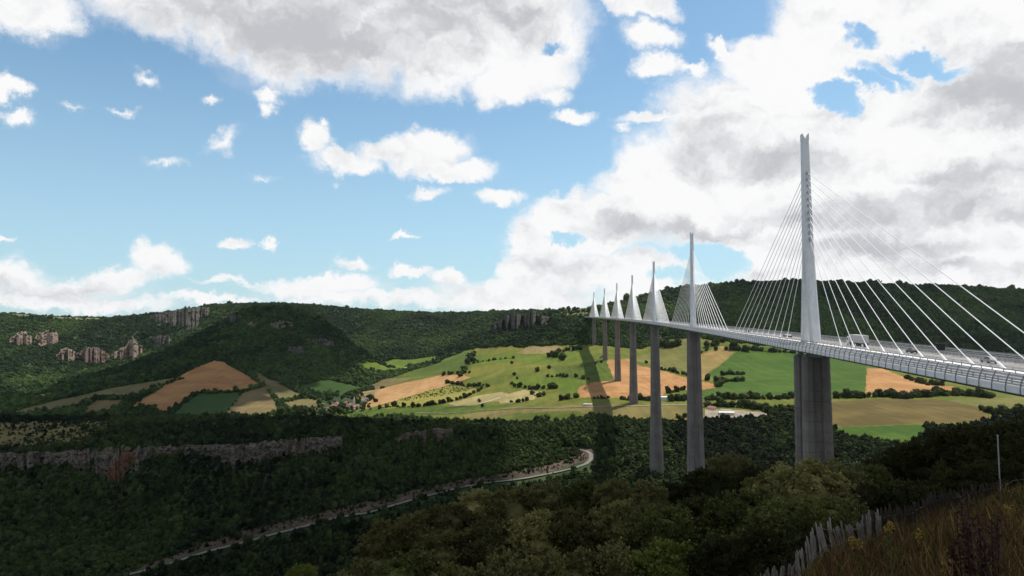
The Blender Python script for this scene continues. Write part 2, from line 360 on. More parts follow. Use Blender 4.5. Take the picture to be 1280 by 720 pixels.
# ------------------------------------------------------------------ terrain
# feature curves from near to far: (rows to the next one, [(px, distance, 'r' image row | 'e' z/y | 'z' height, value)])
FENCE = [(905, 735, 27), (940, 722, 24), (965, 707, 22), (985, 703, 20.5), (1005, 690, 19), (1022, 672, 18), (1047, 652, 17), (1075, 648, 18), (1100, 640, 20), (1140, 633, 23), (1175, 617, 27), (1215, 612, 30), (1265, 597, 33), (1330, 590, 37)]
fence_feat = []
for px_, r_, d_ in FENCE:
    fence_feat.append((px_, d_, 'e', ray(px_, r_)[1] - 1.2 / d_))
X0, X1 = -400, 1680
FE = [
 (12, [(X0, 2, 'z', -1.62), (X1, 2, 'z', -1.62)]),
 (22, [(X0, 10, 'e', -.6), (640, 10, 'e', -.56), (900, 10, 'e', -.50), (1000, 10, 'e', -.455), (1100, 10, 'e', -.41), (1280, 10, 'e', -.365), (X1, 10, 'e', -.35)]),
 (16, [(X0, 28, 'e', -.56), (400, 28, 'e', -.53), (700, 28, 'e', -.50)] + fence_feat + [(X1, 40, 'e', -.22)]),
 (14, [(X0, 60, 'e', -.50), (640, 60, 'e', -.49), (1000, 55, 'e', -.41), (1150, 55, 'e', -.34), (1280, 55, 'e', -.27), (X1, 60, 'e', -.2)]),
 (18, [(X0, 110, 'e', -.48), (640, 110, 'e', -.48), (1000, 110, 'e', -.40), (1280, 110, 'e', -.27), (X1, 110, 'e', -.2)]),
 (18, [(X0, 290, 'z', -140), (640, 285, 'z', -132), (1020, 277, 'z', -103), (1280, 290, 'z', -75), (X1, 300, 'z', -50)]),
 (16, [(X0, 600, 'z', -272), (0, 620, 'z', -275), (640, 620, 'z', -258), (870, 616, 'z', -243), (1000, 600, 'z', -228), (1280, 600, 'z', -170), (X1, 600, 'z', -150)]),
 (78, [(X0, 690, 'r', 755), (0, 715, 'r', 738), (150, 745, 'r', 718), (300, 800, 'r', 674), (450, 850, 'r', 643), (600, 925, 'r', 603), (690, 955, 'r', 589), (735, 975, 'r', 577), (760, 960, 'r', 588), (820, 956, 'r', 590), (900, 930, 'r', 598), (1000, 900, 'r', 600), (1280, 880, 'r', 592), (X1, 880, 'r', 590)]),
 (18, [(X0, 990, 'r', 590), (0, 990, 'r', 588), (60, 992, 'r', 583), (110, 985, 'r', 592), (150, 980, 'r', 600), (185, 985, 'r', 578), (250, 990, 'r', 572), (295, 1000, 'r', 583), (350, 1005, 'r', 572), (400, 1015, 'r', 567), (450, 1030, 'r', 560), (500, 1045, 'r', 557), (600, 1060, 'r', 552), (700, 1060, 'r', 552), (740, 1040, 'r', 560), (800, 1040, 'r', 562), (900, 1020, 'r', 565), (1000, 980, 'r', 568), (1130, 960, 'r', 556), (1280, 960, 'r', 556), (X1, 960, 'r', 556)]),
 (34, [(X0, 1002, 'r', 566), (0, 1002, 'r', 566), (150, 996, 'r', 561), (250, 1003, 'r', 556), (350, 1018, 'r', 551), (420, 1034, 'r', 547), (450, 1052, 'r', 545), (500, 1070, 'r', 541), (600, 1090, 'r', 536), (700, 1090, 'r', 540), (740, 1065, 'r', 548), (800, 1085, 'r', 550), (900, 1080, 'r', 548), (1000, 1050, 'r', 550), (1130, 1000, 'r', 545), (1280, 1010, 'r', 540), (X1, 1010, 'r', 540)]),
 (12, [(X0, 1300, 'r', 524), (0, 1300, 'r', 524), (200, 1300, 'r', 524), (400, 1280, 'r', 525), (500, 1270, 'r', 530), (600, 1250, 'r', 529), (700, 1220, 'r', 529), (740, 1180, 'r', 527), (800, 1200, 'r', 519), (900, 1180, 'r', 522), (1000, 1150, 'r', 525), (1130, 1100, 'r', 525), (1280, 1110, 'r', 522), (X1, 1110, 'r', 520)]),
 (30, [(X0, 1500, 'z', -230), (300, 1500, 'z', -228), (380, 1500, 'z', -215), (500, 1420, 'z', -192), (600, 1400, 'r', 524), (640, 1350, 'r', 521), (700, 1300, 'r', 516), (740, 1290, 'r', 510), (792, 1297, 'r', 504), (900, 1270, 'r', 508), (1000, 1250, 'r', 510), (1130, 1230, 'r', 508), (1280, 1250, 'r', 505), (X1, 1250, 'r', 505)]),
 (32, [(X0, 1750, 'r', 526), (0, 1750, 'r', 521), (200, 1750, 'r', 521), (400, 1800, 'r', 518), (500, 1700, 'r', 514), (600, 1650, 'r', 500), (700, 1640, 'r', 485), (772, 1638, 'r', 476), (900, 1640, 'r', 476), (1000, 1600, 'r', 480), (1130, 1550, 'r', 482), (1280, 1550, 'r', 485), (X1, 1550, 'r', 485)]),
 (36, [(X0, 1880, 'r', 519), (0, 1900, 'r', 513), (60, 1950, 'r', 504), (120, 2050, 'r', 491), (200, 2100, 'r', 487), (300, 2150, 'r', 489), (400, 2150, 'r', 500), (500, 2050, 'r', 493), (560, 2080, 'r', 483), (640, 2000, 'r', 465), (700, 1980, 'r', 457), (756, 1980, 'r', 450), (900, 1980, 'r', 450), (1000, 1950, 'r', 455), (1130, 1900, 'r', 458), (1280, 1850, 'r', 460), (X1, 1850, 'r', 460)]),
 (44, [(X0, 1960, 'r', 517), (0, 1990, 'r', 510), (60, 2080, 'r', 496), (120, 2280, 'r', 478), (200, 2500, 'r', 461), (268, 2550, 'r', 449), (330, 2550, 'r', 462), (400, 2500, 'r', 474), (450, 2450, 'r', 480), (500, 2350, 'r', 476), (560, 2300, 'r', 466), (640, 2330, 'r', 445), (700, 2320, 'r', 437), (743, 2322, 'r', 431), (800, 2250, 'r', 437), (870, 2250, 'r', 424), (945, 2200, 'r', 431), (1080, 2150, 'r', 440), (1280, 2100, 'r', 450), (X1, 2100, 'r', 450)]),
 (28, [(X0, 2050, 'r', 516), (0, 2080, 'r', 508), (60, 2200, 'r', 490), (120, 2450, 'r', 470), (180, 2750, 'r', 450), (230, 2950, 'r', 430), (270, 3100, 'r', 410), (310, 3200, 'r', 391), (345, 3250, 'r', 384), (380, 3250, 'r', 390), (410, 3150, 'r', 406), (440, 3000, 'r', 430), (470, 2850, 'r', 452), (520, 2650, 'r', 466), (560, 2600, 'r', 456), (600, 2650, 'r', 443), (640, 2700, 'r', 424), (690, 2680, 'r', 403), (735, 2560, 'r', 397), (760, 2600, 'r', 402), (800, 2600, 'r', 410), (900, 2600, 'r', 400), (1080, 2600, 'r', 400), (1280, 2400, 'r', 410), (X1, 2400, 'r', 410)]),
 (56, [(X0, 2600, 'r', 505), (0, 2600, 'r', 502), (60, 2850, 'r', 495), (120, 3150, 'r', 482), (180, 3450, 'r', 465), (230, 3700, 'r', 446), (270, 3800, 'r', 425), (310, 3850, 'r', 408), (345, 3900, 'r', 404), (380, 3900, 'r', 402), (410, 3850, 'r', 415), (440, 3650, 'r', 438), (470, 3450, 'r', 454), (520, 3150, 'r', 456), (560, 3050, 'r', 446), (600, 3000, 'r', 434), (640, 3000, 'r', 415), (690, 3000, 'r', 399), (735, 2900, 'r', 394), (760, 2900, 'r', 394), (800, 2900, 'r', 392), (900, 2900, 'r', 380), (1080, 2900, 'r', 375), (1280, 2700, 'r', 385), (X1, 2700, 'r', 385)]),
 (40, [(X0, 3900, 'r', 445), (0, 3900, 'r', 445), (100, 4000, 'r', 450), (180, 4250, 'r', 438), (250, 4500, 'r', 413), (345, 4700, 'r', 394), (400, 4600, 'r', 405), (450, 4400, 'r', 425), (520, 4100, 'r', 430), (600, 3700, 'r', 416), (650, 3450, 'r', 404), (700, 3400, 'r', 393), (740, 3300, 'r', 391), (800, 3200, 'r', 380), (900, 3100, 'r', 366), (1080, 3100, 'r', 364), (1280, 2850, 'r', 372), (X1, 2850, 'r', 380)]),
 (8, [(X0, 5000, 'r', 392), (0, 4900, 'r', 392), (60, 4900, 'r', 395), (150, 5000, 'r', 397), (210, 5000, 'r', 390), (270, 5100, 'r', 382), (330, 5200, 'r', 380), (400, 5200, 'r', 383), (470, 5100, 'r', 389), (540, 5000, 'r', 392), (600, 4600, 'r', 392), (650, 3950, 'r', 390), (700, 3900, 'r', 389.5), (740, 3800, 'r', 389), (760, 3600, 'r', 385), (800, 3500, 'r', 373), (860, 3400, 'r', 360), (900, 3350, 'r', 358), (1000, 3300, 'r', 354), (1100, 3250, 'r', 357), (1280, 3000, 'r', 365), (X1, 3000, 'r', 378)]),
 (6, [(X0, 7500, 'r', 402), (640, 7500, 'r', 402), (740, 7000, 'r', 399), (900, 7000, 'r', 390), (1280, 7000, 'r', 395), (X1, 7000, 'r', 395)]),
 (0, [(X0, 26000, 'r', 412), (X1, 26000, 'r', 412)]),
]


def feat_eval(nodes, uu):
    U, D, Ee = [], [], []
    for px, d, k, v in nodes:
        if k == 'r': u, e = ray(px, v)
        else:
            e = v if k == 'e' else v / d
            row = 360 - F * (e * cp - sp) / (cp + e * sp); u, _ = ray(px, row)
        U.append(u); D.append(d); Ee.append(e)
    o = np.argsort(U); U = np.array(U)[o]; D = np.array(D)[o]; Ee = np.array(Ee)[o]
    if len(U) == 2: return np.interp(uu, U, D), np.interp(uu, U, Ee)
    return pchip(U, D, uu), pchip(U, Ee, uu)


uu = np.concatenate([np.linspace(-1.15, -.80, 36)[:-1], np.linspace(-.80, .80, 860), np.linspace(.80, 1.15, 36)[1:]])
NU = len(uu)
fd, fe = zip(*[feat_eval(n, uu) for _, n in FE]); fd = np.array(fd); fe = np.array(fe)     # (K, NU)
for k in range(1, len(fd)): fd[k] = np.maximum(fd[k], fd[k - 1] * 1.004 + .2)
lv = np.log(fd)
h = np.diff(lv, axis=0); dl = np.diff(fe, axis=0) / h
sl = np.zeros_like(fe)
for i in range(1, len(fe) - 1):
    w1 = 2 * h[i] + h[i - 1]; w2 = h[i] + 2 * h[i - 1]; ok = dl[i - 1] * dl[i] > 0
    sl[i] = np.where(ok, (w1 + w2) / (w1 / np.where(ok, dl[i - 1], 1) + w2 / np.where(ok, dl[i], 1)), 0)
sl[0] = dl[0]; sl[-1] = 0
Ls, Es, Ks, Ts = [], [], [], []
for k, (n, _) in enumerate(FE[:-1]):
    for j in range(n):
        t = j / n
        Ls.append(lv[k] + t * h[k]); Ks.append(k); Ts.append(t)
        Es.append((2 * t**3 - 3 * t**2 + 1) * fe[k] + (t**3 - 2 * t**2 + t) * h[k] * sl[k] + (-2 * t**3 + 3 * t**2) * fe[k + 1] + (t**3 - t**2) * h[k] * sl[k + 1])
Ls.append(lv[-1]); Es.append(fe[-1]); Ks.append(len(FE) - 1); Ts.append(0)
Ls = np.array(Ls); Es = np.array(Es); Ks = np.array(Ks); Ts = np.array(Ts)
NV = len(Ls)
Y = np.exp(Ls); Xg = uu[None, :] * Y; Z = Es * Y                      # (NV, NU)
PXg, ROWg = topix(Xg, Y, Z)                                          # before the fine relief


def inpoly(px, py, poly):
    ins = np.zeros(px.shape, bool); n = len(poly)
    for i in range(n):
        x1, y1 = poly[i]; x2, y2 = poly[(i + 1) % n]
        if y1 == y2: continue
        c = ((y1 > py) != (y2 > py)) & (px < (x2 - x1) * (py - y1) / (y2 - y1) + x1)
        ins ^= c
    return ins


# land cover: (name, material key, label, polygon in photo pixels, dmin, dmax)
OR = ((.32, .17, .085), (.40, .22, .115))
FIELDS = [
 ('meadow', 'mead', [(395, 516), (440, 513), (452, 496), (478, 486), (500, 470), (583, 440), (600, 450), (645, 439), (660, 432), (735, 431), (800, 437), (838, 424), (875, 423), (945, 431), (1080, 438), (1290, 449), (1700, 449), (1700, 512), (1290, 512), (1240, 528), (1190, 535), (1150, 548), (1128, 557), (1080, 547), (1045, 540), (980, 512), (880, 526), (800, 526), (735, 521), (690, 529), (660, 523), (640, 529), (560, 529), (500, 521), (440, 523)], 1050, 2500, 'sunlit yellow-green meadow on the far slope'),
 ('crop_field', 'green1', [(430, 516), (520, 508), (590, 508), (640, 506), (640, 514), (600, 518), (520, 520), (440, 522)], 1250, 2300, ''),
 ('dry_field', 'ochre', [(560, 517), (640, 509), (700, 507), (790, 505), (880, 506), (880, 527), (800, 525), (745, 520), (700, 523), (640, 520), (600, 524)], 1150, 1500, ''),
 ('grass_field', 'green2', [(640, 517), (720, 514), (735, 520), (700, 528), (640, 530)], 1100, 1500, ''),
 ('straw_field', 'straw', [(620, 500), (640, 491), (655, 488), (683, 491), (675, 498), (655, 503), (625, 505)], 1400, 2000, ''),
 ('straw_field', 'straw', [(560, 505), (600, 494), (625, 490), (640, 494), (620, 502), (570, 508)], 1400, 2100, ''),
 ('ploughed_field', 'orange', [(757, 450), (787, 449), (800, 458), (835, 466), (868, 476), (897, 481), (893, 487), (850, 488), (820, 496), (800, 498), (724, 497), (721, 489), (724, 484), (742, 478), (768, 477)], 1300, 2100, ''),
 ('crop_field', 'green1', [(692, 461), (735, 453), (756, 451), (767, 476), (740, 478), (722, 476), (700, 471)], 1500, 2100, ''),
 ('crop_field', 'green3', [(643, 444), (680, 441), (720, 437), (736, 437), (736, 451), (700, 453), (650, 457)], 1900, 2450, ''),
 ('dry_field', 'tan', [(645, 441), (660, 434), (690, 432), (706, 434), (695, 441), (655, 443)], 2000, 2500, ''),
 ('crop_field', 'green3', [(640, 472), (690, 470), (735, 477), (722, 484), (718, 492), (690, 488), (655, 486), (640, 483)], 1450, 2000, ''),
 ('meadow', 'mead2', [(590, 459), (640, 453), (680, 457), (690, 462), (650, 468), (600, 473), (580, 470)], 1700, 2400, ''),
 ('dry_field', 'olive', [(800, 446), (832, 432), (838, 425), (872, 424), (872, 470), (835, 463), (800, 453), (788, 449), (778, 448)], 1600, 2300, ''),
 ('dry_field', 'ochre2', [(872, 446), (898, 433), (926, 434), (917, 441), (900, 456), (884, 466), (878, 476), (868, 474)], 1600, 2300, ''),
 ('crop_field', 'green4', [(927, 433), (990, 435), (1042, 439), (1083, 446), (1081, 491), (1042, 493), (945, 496), (900, 493), (850, 500), (838, 494), (870, 489), (899, 484), (885, 468), (901, 456), (919, 441)], 1300, 2200, ''),
 ('ploughed_field', 'orange', [(1083, 461), (1102, 461), (1130, 472), (1160, 480), (1195, 484), (1206, 490), (1180, 492), (1081, 491)], 1300, 2000, ''),
 ('dry_field', 'brownf', [(985, 506), (1045, 502), (1100, 499), (1180, 500), (1225, 510), (1238, 522), (1230, 527), (1150, 530), (1042, 534), (1000, 520)], 1000, 1350, ''),
 ('dry_field', 'olive', [(1182, 500), (1300, 496), (1700, 496), (1700, 514), (1280, 514), (1240, 518), (1228, 509)], 1000, 1400, ''),
 ('crop_field', 'green4', [(1042, 535), (1150, 531), (1160, 540), (1132, 557), (1060, 546)], 950, 1200, ''),
 ('gravel_yard', 'yard', [(880, 512), (905, 512), (955, 516), (966, 521), (930, 524), (880, 522)], 1100, 1350, ''),
 ('ploughed_field', 'orange2', [(268, 450), (278, 451), (290, 458), (308, 468), (326, 482), (304, 489), (246, 491), (228, 503), (206, 517), (190, 517), (196, 509), (160, 511), (178, 499), (205, 483), (235, 463)], 1600, 2650, ''),
 ('crop_field', 'green5', [(247, 492), (303, 490), (296, 500), (283, 513), (275, 520), (212, 520), (230, 505)], 1600, 2600, ''),
 ('dry_field', 'dull', [(305, 490), (330, 483), (343, 503), (348, 514), (335, 520), (275, 520), (290, 508)], 1600, 2600, ''),
 ('dry_field', 'dull2', [(90, 497), (130, 487), (215, 472), (228, 472), (205, 483), (165, 497), (120, 497), (95, 508), (60, 514), (0, 521), (-300, 526), (-300, 524), (0, 519), (40, 508)], 1500, 2500, ''),
 ('dry_field', 'dull', [(120, 500), (157, 501), (148, 508), (130, 516), (103, 517), (110, 507)], 1500, 2500, ''),
 ('dry_field', 'tan', [(42, 495), (66, 490), (62, 496), (41, 499)], 1600, 2700, ''),
 ('meadow', 'dull2', [(308, 466), (325, 465), (340, 475), (378, 494), (365, 500), (350, 503), (338, 492), (328, 480)], 1700, 2700, ''),
 ('dry_field', 'dull2', [(352, 504), (385, 498), (405, 505), (395, 512), (362, 513)], 1700, 2500, ''),
 ('crop_field', 'green5', [(372, 483), (410, 475), (450, 483), (452, 487), (425, 495), (395, 491)], 1900, 2700, ''),
 ('meadow', 'green3', [(336, 526), (382, 526), (380, 533), (345, 534)], 1200, 1500, ''),
 ('straw_field', 'tan', [(444, 497), (452, 490), (472, 486), (467, 495), (455, 502)], 1700, 2500, ''),
 ('ploughed_field', 'tanorange', [(455, 508), (466, 496), (471, 487), (500, 480), (545, 470), (575, 468), (588, 472), (560, 482), (520, 493), (480, 505), (458, 511)], 1700, 2450, ''),
 ('dry_field', 'dull', [(457, 484), (480, 473), (505, 469), (513, 473), (470, 487)], 1900, 2900, ''),
 ('orchard_ground', 'yellow', [(472, 509), (500, 500), (560, 483), (580, 484), (600, 487), (592, 494), (560, 504), (480, 511)], 1600, 2350, ''),
 ('crop_field', 'green3', [(445, 445), (470, 448), (480, 452), (520, 447), (546, 444), (543, 450), (510, 457), (484, 458), (470, 452)], 2300, 3700, ''),
 ('meadow', 'green3', [(545, 452), (560, 446), (583, 438), (600, 434), (600, 441), (583, 446), (560, 452)], 2000, 3700, ''),
 ('meadow', 'mead2', [(590, 437), (640, 433), (655, 435), (640, 443), (592, 447)], 2000, 3400, ''),
 ('meadow', 'green3', [(448, 455), (470, 454), (486, 459), (520, 453), (516, 459), (484, 464), (455, 461)], 2300, 3700, ''),
 ('crop_field', 'green1', [(486, 473), (520, 461), (560, 450), (583, 440), (586, 457), (575, 467), (545, 469), (513, 472)], 2000, 3200, ''),
 ('meadow', 'green3', [(590, 446), (640, 440), (645, 444), (640, 452), (592, 458)], 1900, 2900, ''),
 ('plateau_grass', 'plateau', [(-300, 386), (0, 388), (120, 395), (180, 394), (120, 399), (0, 395), (-300, 393)], 4500, 5600, ''),
 ('plateau_grass', 'plateau', [(688, 388), (735, 386), (735, 398), (700, 397)], 2600, 4100, ''),
 ('scrubland', 'scrub', [(-300, 528), (0, 528), (100, 525), (150, 527), (135, 536), (115, 545), (110, 555), (0, 562), (-300, 565)], 1003, 1300, ''),
 ('scrubland', 'scrub', [(490, 548), (560, 537), (565, 545), (500, 553)], 1030, 1110, ''),
 ('earth_bank', 'bank', [(-200, 770), (140, 722), (290, 667), (440, 632), (480, 624), (560, 603), (640, 590), (700, 578), (722, 567), (724, 558), (742, 562), (743, 572), (735, 580), (700, 591), (630, 601), (560, 611), (450, 641), (300, 682), (150, 722), (60, 760)], 640, 1040, ''),
 ('cliff', 'rock_far', [(14, 432), (18, 420), (30, 415), (38, 422), (40, 433), (26, 434)], 3000, 5200, ''),
 ('cliff', 'rock_far', [(44, 431), (48, 418), (56, 413), (70, 416), (72, 428), (60, 430)], 3000, 5200, ''),
 ('cliff', 'rock_far', [(70, 456), (74, 439), (82, 436), (92, 440), (91, 452), (82, 452)], 3000, 5200, ''),
 ('cliff', 'rock_brown', [(96, 441), (110, 436), (122, 437), (137, 446), (132, 453), (110, 454), (97, 450)], 3000, 5200, ''),
 ('cliff', 'rock_far', [(139, 449), (146, 440), (158, 434), (166, 423), (172, 430), (177, 434), (172, 448), (155, 450)], 3000, 5200, ''),
 ('cliff', 'rock_grey', [(190, 398), (200, 391), (220, 387), (240, 384), (260, 384), (257, 397), (247, 402), (238, 412), (225, 406), (205, 403)], 3800, 5200, ''),
 ('cliff', 'rock_grey', [(192, 423), (212, 420), (212, 430), (198, 433)], 3500, 5200, ''),
 ('cliff', 'rock_grey', [(276, 398), (300, 394), (300, 402), (282, 405)], 3500, 5200, ''),
 ('cliff', 'rock_grey', [(617, 413), (625, 397), (650, 390), (672, 392), (686, 397), (690, 406), (665, 407), (640, 412)], 2600, 4200, ''),
 ('cliff', 'rock_far', [(338, 407), (350, 403), (364, 404), (365, 409), (345, 411)], 2600, 3400, ''),
 ('cliff', 'rock_grey', [(361, 441), (376, 437), (382, 441), (365, 445)], 2400, 3400, ''),
 ('cliff', 'rock_grey', [(390, 424), (408, 425), (416, 434), (400, 434)], 2400, 3400, ''),
]
FM = {
 'mead': ((.105, .160, .036), (.170, .215, .062), 20, 16, .5), 'mead2': ((.135, .190, .040), (.205, .240, .075), 60, 16, .5),
 'green1': ((.060, .120, .026), (.11, .175, .042), 70, 12, .5), 'green2': ((.075, .13, .03), (.13, .165, .05), 15, 12, .5),
 'green3': ((.095, .18, .030), (.15, .225, .05), 55, 14, .5), 'green4': ((.048, .125, .026), (.080, .165, .036), 80, 16, .5), 'green5': ((.030, .085, .028), (.05, .11, .034), 10, 12, .5),
 'ochre': ((.15, .145, .052), (.24, .20, .08), 85, 20, .5), 'ochre2': ((.26, .205, .08), (.36, .255, .11), 40, 18, .5), 'olive': ((.15, .16, .05), (.225, .215, .075), 30, 18, .5),
 'straw': ((.33, .29, .14), (.43, .37, .19), 70, 14, .5), 'tan': ((.25, .20, .10), (.34, .27, .15), 30, 14, .5),
 'orange': ((.40, .215, .095), (.54, .31, .155), 75, 10, .6), 'orange2': ((.36, .19, .085), (.47, .26, .12), 40, 10, .6), 'tanorange': ((.42, .255, .12), (.54, .335, .175), 50, 12, .6),
 'brownf': ((.115, .092, .035), (.175, .135, .05), 78, 12, .5), 'dull': ((.17, .135, .07), (.235, .185, .095), 35, 10, .5), 'dull2': ((.14, .13, .06), (.21, .18, .085), 65, 10, .5),
 'yellow': ((.25, .25, .06), (.34, .31, .09), 40, 8), 'plateau': ((.16, .17, .09), (.24, .23, .13), 10, 40),
}
for k, v in FM.items():
    a_, b_, ang_, st_ = v[:4]; g_ = k.startswith('green') or k.startswith('mead'); w_ = (.80, .66, .42) if g_ else (.76, .72, .62); a_ = [x * q for x, q in zip(a_, w_)]; b_ = [x * q * 1.06 for x, q in zip(b_, w_)]
    M[k] = field_mat('field_' + k, a_, b_, ang_, st_, 1.15, .009, third=[a_[0] * .9 + .02, a_[1] * .72 + .02, a_[2] * .9])

FID = np.zeros((NV, NU), np.int16)       # 0 = wooded hillside
for i, (nm, mk, poly, d0, d1, lb) in enumerate(FIELDS):
    wob = 1.3 if nm in ('cliff', 'scrubland', 'meadow') else .5
    ins = inpoly(PXg + wob * fbm(Xg / 25, Y / 25, 2) * 2, ROWg + wob * fbm(Xg / 25 + 50, Y / 25, 2), poly) & (Y > d0) & (Y < d1)
    if nm == 'cliff': ins &= fbm(Xg / 30, Y / 60, 3) + .45 > 0
    FID[ins] = i + 1
NEARCLIFF, ORANGECLIFF, SOIL = 200, 201, 202
kk = Ks[:, None] * np.ones((1, NU), int); tt = Ts[:, None] * np.ones((1, NU))
pxw = PXg + 6 * fbm(PXg / 12, tt * 3, 3)
edge = 1.5 * fbm(Xg / 14, tt * 2 + 30, 3)
cl = (kk == 8) & (PXg < 425) & (tt > .18 + .35 * fbm(Xg / 30, Y * 0 + 30, 3)) & (tt < .93 + .35 * fbm(Xg / 24 + 7, Y * 0 + 60, 3)) & ((fbm(Xg / 16, tt * 2.5, 3) + .42 > 0))
FID[cl] = NEARCLIFF
FID[(kk == 8) & inpoly(pxw, ROWg, [(150, 562), (168, 560), (169, 573), (160, 587), (148, 599), (133, 600), (138, 585), (150, 576)])] = ORANGECLIFF
FID[(kk < 4)] = SOIL

# relief
fieldlike = (FID > 0) & (FID < 100) & np.isin(FID, [i + 1 for i, f in enumerate(FIELDS) if f[0] not in ('cliff', 'scrubland', 'earth_bank', 'plateau_grass')])
amp = np.where(fieldlike, .25, 1.0)
hill = np.clip((Y - 1900) / 1200, 0, 1)
rid = 1 - np.abs(fbm(Xg / 420 + 3, Y / 620, 4, .55)) * 2
dz = amp * (hill * (18 * fbm(Xg / 260, Y / 300, 5, .55) + 30 * (rid - .55) * hill) + np.clip((Y - 300) / 800, 0, 1) * 1.6 * fbm(Xg / 45, Y / 60, 4))
dz *= np.where((kk == 17) & (tt > .7), 1 - (tt - .7) / .3 * .8, 1) * np.where(kk >= 18, .2, 1)
dz += np.where(Y < 400, np.clip(Y / 60, 0, 1) * .5 * fbm(Xg / 4, Y / 5, 4), 0) + np.where(Y < 60, .06 * fbm(Xg / .6, Y / .6, 3), 0)
Z = Z + dz
# craggy faces: push the rock in and out along the sight line
crag = np.isin(FID, [NEARCLIFF, ORANGECLIFF])
dY = np.where(crag, 7 * fbm(Xg / 9, tt * 1.6, 4, .6) + 2.5 * fbm(Xg / 3, tt * 5, 2), 0) + np.where(crag & (np.floor(tt * 5) % 2 == 0), 1.6, 0)
Z = Z + np.where(crag, 2.0 * fbm(Xg / 6 + 9, tt * 4, 3), 0)
fcl = np.isin(FID, [i + 1 for i, f in enumerate(FIELDS) if f[0] == 'cliff'])
Z = Z + np.where(fcl, 12 * fbm(Xg / 28, Y / 45, 4, .6) + 6 * fbm(Xg / 9, Y / 30, 3), 0)
# the piers stand on level pads of ground
Y2 = Y + dY
G3 = np.stack([Xg, Y2, Z], -1)
EG = Z / Y                                     # for ray casting


def ground_at(x, y):
    """height of the terrain at a world point"""
    u = x / y; i = int(np.clip(np.searchsorted(uu, u) - 1, 0, NU - 2)); t = (u - uu[i]) / (uu[i + 1] - uu[i])
    z0 = np.interp(y, Y[:, i], Z[:, i]); z1 = np.interp(y, Y[:, i + 1], Z[:, i + 1])
    return float(z0 * (1 - t) + z1 * t)


def pix_ground(px, row, dmin=60, dmax=6000):
    u, e = ray(px, row); i = int(np.clip(np.searchsorted(uu, u) - 1, 0, NU - 2)); t = (u - uu[i]) / (uu[i + 1] - uu[i])
    ec = EG[:, i] * (1 - t) + EG[:, i + 1] * t; yc = Y[:, i] * (1 - t) + Y[:, i + 1] * t
    ok = np.where((ec >= e) & (yc > dmin) & (yc < dmax))[0]
    if len(ok) == 0: return None
    j = ok[0]
    if j > 0 and ec[j] > ec[j - 1] and ec[j - 1] < e: s = (e - ec[j - 1]) / (ec[j] - ec[j - 1]); y = yc[j - 1] * (1 - s) + yc[j] * s
    else: y = yc[j]
    return Vector((u * y, y, e * y))


CSH = []


def crag(px0, px1, top, bot, m, amp, wl, dmin, seed, nx=None, ny=None, steep=.28, back=1.0, step=1.0, jag=.24, push=0):
    """a rock wall standing on the slope: ribs and ledges cut in depth, top folded back into the hill"""
    nx = nx or int((px1 - px0) / step) + 2; ny = ny or 18
    gp = []
    V = np.zeros((ny + 2, nx, 3))
    for i in range(nx):
        px = px0 + (px1 - px0) * i / (nx - 1)
        tr = np.interp(px, [q[0] for q in top], [q[1] for q in top]); br = np.interp(px, [q[0] for q in bot], [q[1] for q in bot])
        x_ = px * 1.0
        jit = float(fbm(np.array([px / 5.0 + seed]), np.array([seed * 3.0]), 3)[0]); tr -= jit * (br - tr) * jag; br += float(fbm(np.array([px / 4.0 + seed + 40]), np.array([seed * 2.0]), 3)[0]) * (br - tr) * .35
        if br - tr < .8: br = tr + .8
        b = pix_ground(px, br, dmin); t_ = pix_ground(px, tr, dmin)
        if b is None or t_ is None: b = b or t_; t_ = t_ or b
        if b is None: return None
        d0 = b.y - push
        for j in range(ny):
            f = j / (ny - 1); row = br + (tr - br) * f; u, e = ray(px, row)
            hgt_ = f * (br - tr) / F * d0
            rib = float(fbm(np.array([px * d0 / F / wl + seed]), np.array([hgt_ / (wl * 1.1)]), 4, .6)[0]); rib = (1 - abs(rib) * 2) * .6 + float(fbm(np.array([px * d0 / F / (wl * .35)]), np.array([hgt_ / (wl * .5) + seed]), 3)[0]) * .6
            led = .35 * (math.floor(f * 4 + rib) % 2)
            dd = d0 + hgt_ * steep - amp * (rib + led) * min(1, (px - px0 + .5) / 3, (px1 - px + .5) / 3) * (.35 + .65 * math.sin(pi * min(1, f + .15)))
            V[j, i] = (u * dd, dd, e * dd)
            if j > 1 and R.random() < .035: CSH.append((u * dd, dd - .5, e * dd - .5, d0))
        gy = V[ny - 1, i, 1] + max(1.0, (t_.y - V[ny - 1, i, 1])) * back
        V[ny, i] = (V[ny - 1, i, 0] / V[ny - 1, i, 1] * (V[ny - 1, i, 1] * .5 + gy * .5), V[ny - 1, i, 1] * .5 + gy * .5, V[ny - 1, i, 2]); V[ny + 1, i] = (V[ny - 1, i, 0] / V[ny - 1, i, 1] * gy, gy, V[ny - 1, i, 2] - 1)
    idx_ = np.arange((ny + 2) * nx).reshape(ny + 2, nx)
    q = np.stack([idx_[:-1, :-1], idx_[:-1, 1:], idx_[1:, 1:], idx_[1:, :-1]], -1).reshape(-1, 4)
    o = fast_mesh('cliff', V.reshape(-1, 3), q, m, smooth=False); o['kind'] = 'structure'; return o


